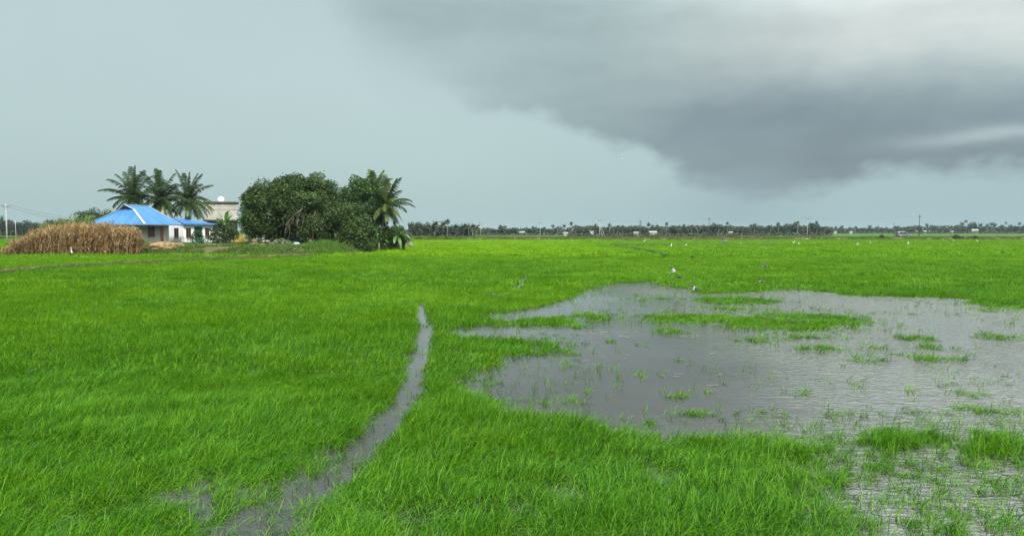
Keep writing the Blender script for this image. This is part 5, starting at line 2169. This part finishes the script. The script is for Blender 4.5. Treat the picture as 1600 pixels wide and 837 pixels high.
for sg in (-1, 1):
    q = MB()
    q.box((1.86, sg*.60-.14, .72), (2.08, sg*.60+.14, .88))
    q.build('headlight', M['lamp'], car, bevel=.03)
    q = MB()
    q.box((-2.09, sg*.66-.08, .85), (-1.98, sg*.66+.08, 1.2))
    q.build('tail_light', M['redlamp'], car)
    q = MB()
    q.box((.70, sg*.92-.08, 1.05), (.84, sg*.92+.08, 1.19))
    q.build('wing_mirror', M['silver'], car, bevel=.02)
for x in (-1.28, 1.28):
    for sg in (-1, 1):
        q = MB()
        q.tube([(x, sg*.86, .32), (x, sg*.80, .32), (x, sg*.66, .32)], [.30, .32, .32], 20)
        wh = q.build('wheel', M['tyre'], car)
        q = MB()
        q.tube([(x, sg*.875, .32), (x, sg*.862, .32)], [.15, .21], 16)
        q.build('rim', M['rim'], wh)

# ================================================================== BUSHES on the embankment
M['maroon'] = leafmat('maroon_leaf', [(.10, .035, .03), (.17, .07, .05), (.20, .13, .06)], .25, .5, .03)
M['brownleaf'] = leafmat('brown_leaf', [(.06, .05, .025), (.13, .10, .05), (.20, .15, .08)], .25, .5, .03)


def bush(px, py, wpx, hpx, m, label, Yd=None, n=16):
    Yd = Yd or float(emb_y(np.array((px-800)/F*222)))-2.2
    p_ = at(px, py, Yd)
    w_, h_ = wpx/F*Yd/2, hpx/F*Yd
    base = Vector((p_.x, Yd, .35))
    t_ = thing('embankment_bush', label, 'bush', base)
    cl_ = [(tuple(Vector(c_)-base), r_) for c_, r_ in ell_clumps((p_.x, Yd, p_.z), (w_*.8, .8, h_*.45), n, h_*.28, -.6, .4)]
    link('foliage', crown_mesh('foliage', cl_, 260, .3), m, t_)
    mb = MB()
    for k in range(4):
        c_ = Vector(cl_[k][0])
        mb.tube([(c_.x*.3, 0, -.3), c_], [.05, .02], 5)
    mb.build('stem', M['bark'], t_)


bush(1049, 375.5, 15, 8, M['maroon'], 'reddish brown bush on the embankment behind the tall white egret')
bush(1500, 371.5, 26, 6, M['brownleaf'], 'long dark brown bush on the embankment right of the tall dark pole')
bush(1494, 369.5, 8, 6, M['far_leaf'], 'small dark green bush at the end of the long dark brown bush')
bush(1377, 369, 6, 5, M['far_leaf'], 'small dark green bush on the embankment left of the silver car')
bush(700, 371.5, 15, 6, M['brownleaf'], 'greyish brown bush below the tallest palm of the dense grove')
bush(1523, 370, 10, 4, M['far_leaf'], 'low green bush beyond the long dark brown bush')
bush(912, 373, 18, 5, M['brownleaf'], 'brown bush on the embankment left of the propped pole')

# ================================================================== BIRDS
M['bird_dark'] = simple('dark_feathers', (.025, .025, .03), (.06, .06, .065), 12, .7)
M['bird_grey'] = simple('grey_feathers', (.22, .23, .25), (.36, .37, .39), 12, .7)
M['bird_white'] = simple('white_feathers', (.72, .73, .74), (.82, .82, .82), 12, .7)
M['beak'] = simple('beak_horn', (.35, .22, .05), None, rough=.4)


def bird(label, pos, heading, up_l, up_r, mats, span=.66, bank=0.0, pitch=0.0, fold=0.0):
    """flying bird facing local +x. mats: body, wing, tip"""
    mb = MB()
    # body: lofted from beak to tail as one skin
    st = [(.20, .004, 0, 3), (.17, .010, .004, 3), (.165, .020, .006, 0), (.145, .031, .010, 0), (.115, .030, .006, 0), (.07, .044, 0, 0), (.02, .055, -.004, 0), (-.05, .048, -.002, 0), (-.11, .030, .002, 0), (-.15, .018, .004, 1)]
    n = 10
    vs, fs, mi = [], [], []
    for (x, r_, z, k) in st:
        vs += [(x, r_*math.cos(a*2*math.pi/n), z+r_*.92*math.sin(a*2*math.pi/n)) for a in range(n)]
    for i in range(len(st)-1):
        for a in range(n):
            fs.append((i*n+a, i*n+(a+1) % n, (i+1)*n+(a+1) % n, (i+1)*n+a))
            mi.append(3 if i < 1 else 0)
    o = len(mb.v)
    mb.v += vs
    mb.f += fs
    mb.mi += mi
    # tail fan
    tl = [(-.13, -.016, .006), (-.13, .016, .006), (-.26, .05, .004), (-.275, 0, .004), (-.26, -.05, .004)]
    mb.slab(tl, .006, 1)
    # wings: arm, hand and tip, each a tapering panel
    for sg, upa in ((1, up_l), (-1, up_r)):
        s1, s2, s3 = span*.17, span*.34, span*.5
        a1, a2, a3 = R(upa), R(upa*.75-6), R(upa*.6-10)
        y0, z0 = .03, .025
        y1, z1 = y0+s1*math.cos(a1), z0+s1*math.sin(a1)
        y2, z2 = y1+(s2-s1)*math.cos(a2), z1+(s2-s1)*math.sin(a2)
        y3, z3 = y2+(s3-s2)*math.cos(a3), z2+(s3-s2)*math.sin(a3)
        f_ = fold
        sec = [((.085, -.085), y0, z0), ((.11, -.065), y1, z1), ((.085-f_, -.07-f_), y2, z2), ((-.01-f_*1.5, -.075-f_*1.5), y3, z3)]
        for i in range(3):
            (xa, xb), ya, za = sec[i]
            (xc, xd), yb, zb = sec[i+1]
            t_ = .007*(1-i*.25)
            P_ = [(xa, sg*ya, za), (xb, sg*ya, za), (xd, sg*yb, zb), (xc, sg*yb, zb)]
            v_ = [(x, y, z+t_) for x, y, z in P_]+[(x, y, z-t_) for x, y, z in P_]
            mb.add(v_, [(0, 1, 2, 3), (7, 6, 5, 4)]+[(k, 4+k, 4+(k+1) % 4, (k+1) % 4) for k in range(4)], 1 if i < 2 else 2)
    o = mb.build('bird', [M[mats[0]], M[mats[1]], M[mats[2]], M['beak']], None, True)
    o.location = pos
    o.rotation_euler = (R(bank), R(pitch), R(heading))
    return tag(o, label, 'bird')


bird('grey bird gliding with raised dark wings before the embankment', at(1131, 377, 44), 8, 40, 12, ('bird_grey', 'bird_dark', 'bird_dark'), .72, 14, -6)
bird('dark bird gliding flat over the rice, highest of the small group', at(1082, 401, 50), 185, 8, 10, ('bird_dark', 'bird_dark', 'bird_dark'), .60, 4, 4, .05)
bird('grey bird with one pale wing lifted high above its back', at(1052, 425, 40), -15, 78, 58, ('bird_grey', 'bird_white', 'bird_dark'), .58, -18, -20)
bird('dark bird flying low just below the pale-winged one', at(1062, 433, 38), 178, 10, 6, ('bird_dark', 'bird_dark', 'bird_dark'), .56, -6, 3, .05)
bird('grey-bellied bird banking with black wings over the edge of the pond', at(1084, 450.5, 33), 62, 46, 14, ('bird_grey', 'bird_dark', 'bird_dark'), .56, 20, -24)
bird('dark bird with grey belly flying apart from the small group', at(1196, 416, 42), 170, 22, 16, ('bird_grey', 'bird_dark', 'bird_dark'), .66, -10, 8, .04)
bird('smallest dark bird skimming the rice edge near the pond', at(1190.5, 439.5, 37), 190, 12, 8, ('bird_grey', 'bird_dark', 'bird_dark'), .40, 0, 6, .06)
bird('dark bird low over the rice beside the diagonal ridge', at(1038, 400.3, 62), 178, 10, 10, ('bird_dark', 'bird_dark', 'bird_dark'), .5, 0, 0, .05)
bird('tiny white bird high in the sky under the cloud', at(973, 248.5, 160), 20, 30, 22, ('bird_white', 'bird_white', 'bird_grey'), .65, 10, 0)
bird('white egret flying low over the far rice, lower of the two before the hazy trees', at(1340, 381.5, 105), 160, 24, 20, ('bird_white', 'bird_white', 'bird_white'), .9, 24, 10)
bird('white egret flying low over the far rice, upper of the two before the hazy trees', at(1360, 379.2, 115), 150, 40, 26, ('bird_white', 'bird_white', 'bird_white'), .85, 10, 10)
bird('white egret flying over the rice below the silver car', at(1419, 380.5, 105), 165, 30, 10, ('bird_white', 'bird_white', 'bird_white'), .95, 30, 12)


def egret(label, px, py, s=1.0, rz=0, Yd=None, z=None):
    if Yd is None:
        q_ = gr(px, py+1.5)
    else:
        q_ = at(px, py, Yd)
    mb = MB()
    mb.tube([(.46, 0, .86), (.37, 0, .875), (.33, 0, .88), (.27, 0, .87), (.22, 0, .80), (.25, 0, .70), (.27, 0, .60), (.20, 0, .50), (.10, 0, .44), (-.02, 0, .41), (-.16, 0, .36), (-.30, 0, .30), (-.38, 0, .26)],
            [.004, .012, .030, .034, .026, .024, .028, .05, .085, .10, .085, .045, .012], 10)
    for sg in (-1, 1):
        mb.tube([(-.02, sg*.05, .36), (0, sg*.05, .18), (-.03, sg*.05, -.05)], [.02, .012, .012], 6, mi=1)
    o = mb.build('egret', [M['bird_white'], M['bird_dark']], None, True)
    o.location = (q_.x, q_.y, .12 if z is None else z)
    o.scale = (s, s, s)
    o.rotation_euler = (0, 0, rz)
    return tag(o, label, 'egret')


egret('tall white egret upright in the rice below the reddish brown bush', 1049, 386, .85, 1.2)
egret('white egret standing in front of the dry reeds', 112, 398.5, .95, 2.2)
EG = 'white egrets dotted over the far rice'
for i, (px, py, lab) in enumerate(((1158, 381.5, 'white egret in the far rice right of the thin dark pole'), (1240, 380, 'upper white egret of a close pair in the far rice below the slim grey pole'), (1248, 382, 'lower white egret of a close pair in the far rice below the slim grey pole'),
                                   (1007, 377.5, 'white egret in the rice left of the reddish brown bush'), (1474, 376.3, 'first white egret of the pair below the long dark brown bush'),
                                   (1490, 376.3, 'second white egret of the pair below the long dark brown bush'), (1231, 374, 'white egret at the foot of the embankment below the slim grey pole'),
                                   (894, 378, 'lone white egret in the yellow-green rice below the lone palm'), (1072, 384, 'white egret on the dark ridge right of the tall egret'),
                                   (1527, 377, 'last white egret along the rice before the far grove end'))):
    egret(lab, px, py, random.uniform(.6, .8), random.uniform(0, 6.28))

# ------------------------------------------------------------------ bits of straw afloat on the pond
Vs, Fs = [], []
for (px, py, n, sx_, sy_) in ((922, 519, 26, 1.1, .5), (1085, 525, 10, .5, .3), (970, 526, 8, .5, .3), (1180, 590, 8, 2.5, 1.0), (960, 560, 8, 2.0, 1.0)):
    c_ = gr(px, py)
    for k in range(n):
        x, y = c_.x+random.gauss(0, sx_*.5), c_.y+random.gauss(0, sy_*.5)
        a, l_ = random.gauss(.1, .5), random.uniform(.03, .12)
        dx, dy = math.cos(a)*l_, math.sin(a)*l_
        o_ = len(Vs)
        Vs += [(x-dx, y-dy-.012, .006), (x+dx, y+dy-.012, .012), (x+dx, y+dy+.012, .012), (x-dx, y-dy+.012, .006)]
        Fs.append((o_, o_+1, o_+2, o_+3))
M['strawbit'] = simple('straw_bits', (.22, .18, .10), (.36, .29, .17), 4, .9)
tag(link('floating_straw_litter', mesh_np('floating_straw_litter', Vs, Fs), M['strawbit']), 'loose bits of pale straw floating on the muddy pond', 'straw', kind='stuff')

# ================================================================== HAZE
HZ = True
if HZ:
    hm = bpy.data.materials.new('haze_air')
    hm.use_nodes = True
    hn = hm.node_tree
    hn.nodes.clear()
    pv = hn.nodes.new('ShaderNodeVolumePrincipled')
    pv.inputs['Color'].default_value = (.52, .66, .72, 1)
    pv.inputs['Density'].default_value = .00012
    ho = hn.nodes.new('ShaderNodeOutputMaterial')
    hn.links.new(pv.outputs[0], ho.inputs['Volume'])
    hb = MB()
    hb.box((-3700, -80, -1.2), (3700, 5800, 19))
    tag(hb.build('haze', hm), 'thin pale haze over the far fields', 'haze', kind='stuff')

# ================================================================== RENDER SETTINGS
scene.render.engine = 'CYCLES'
scene.render.resolution_x, scene.render.resolution_y = 1024, 535
vs_ = scene.view_settings
vs_.view_transform = 'Standard'
vs_.look = 'None'
vs_.exposure = EXPO
vs_.gamma = 1
vs_.use_curve_mapping = False
cy = scene.cycles
cy.use_denoising = True
cy.max_bounces = 6
cy.diffuse_bounces = 3
cy.glossy_bounces = 3
cy.transmission_bounces = 4
cy.transparent_max_bounces = 8
cy.volume_bounces = 0
cy.caustics_reflective = False
cy.caustics_refractive = False
cy.sample_clamp_indirect = 4
bpy.context.view_layer.update()
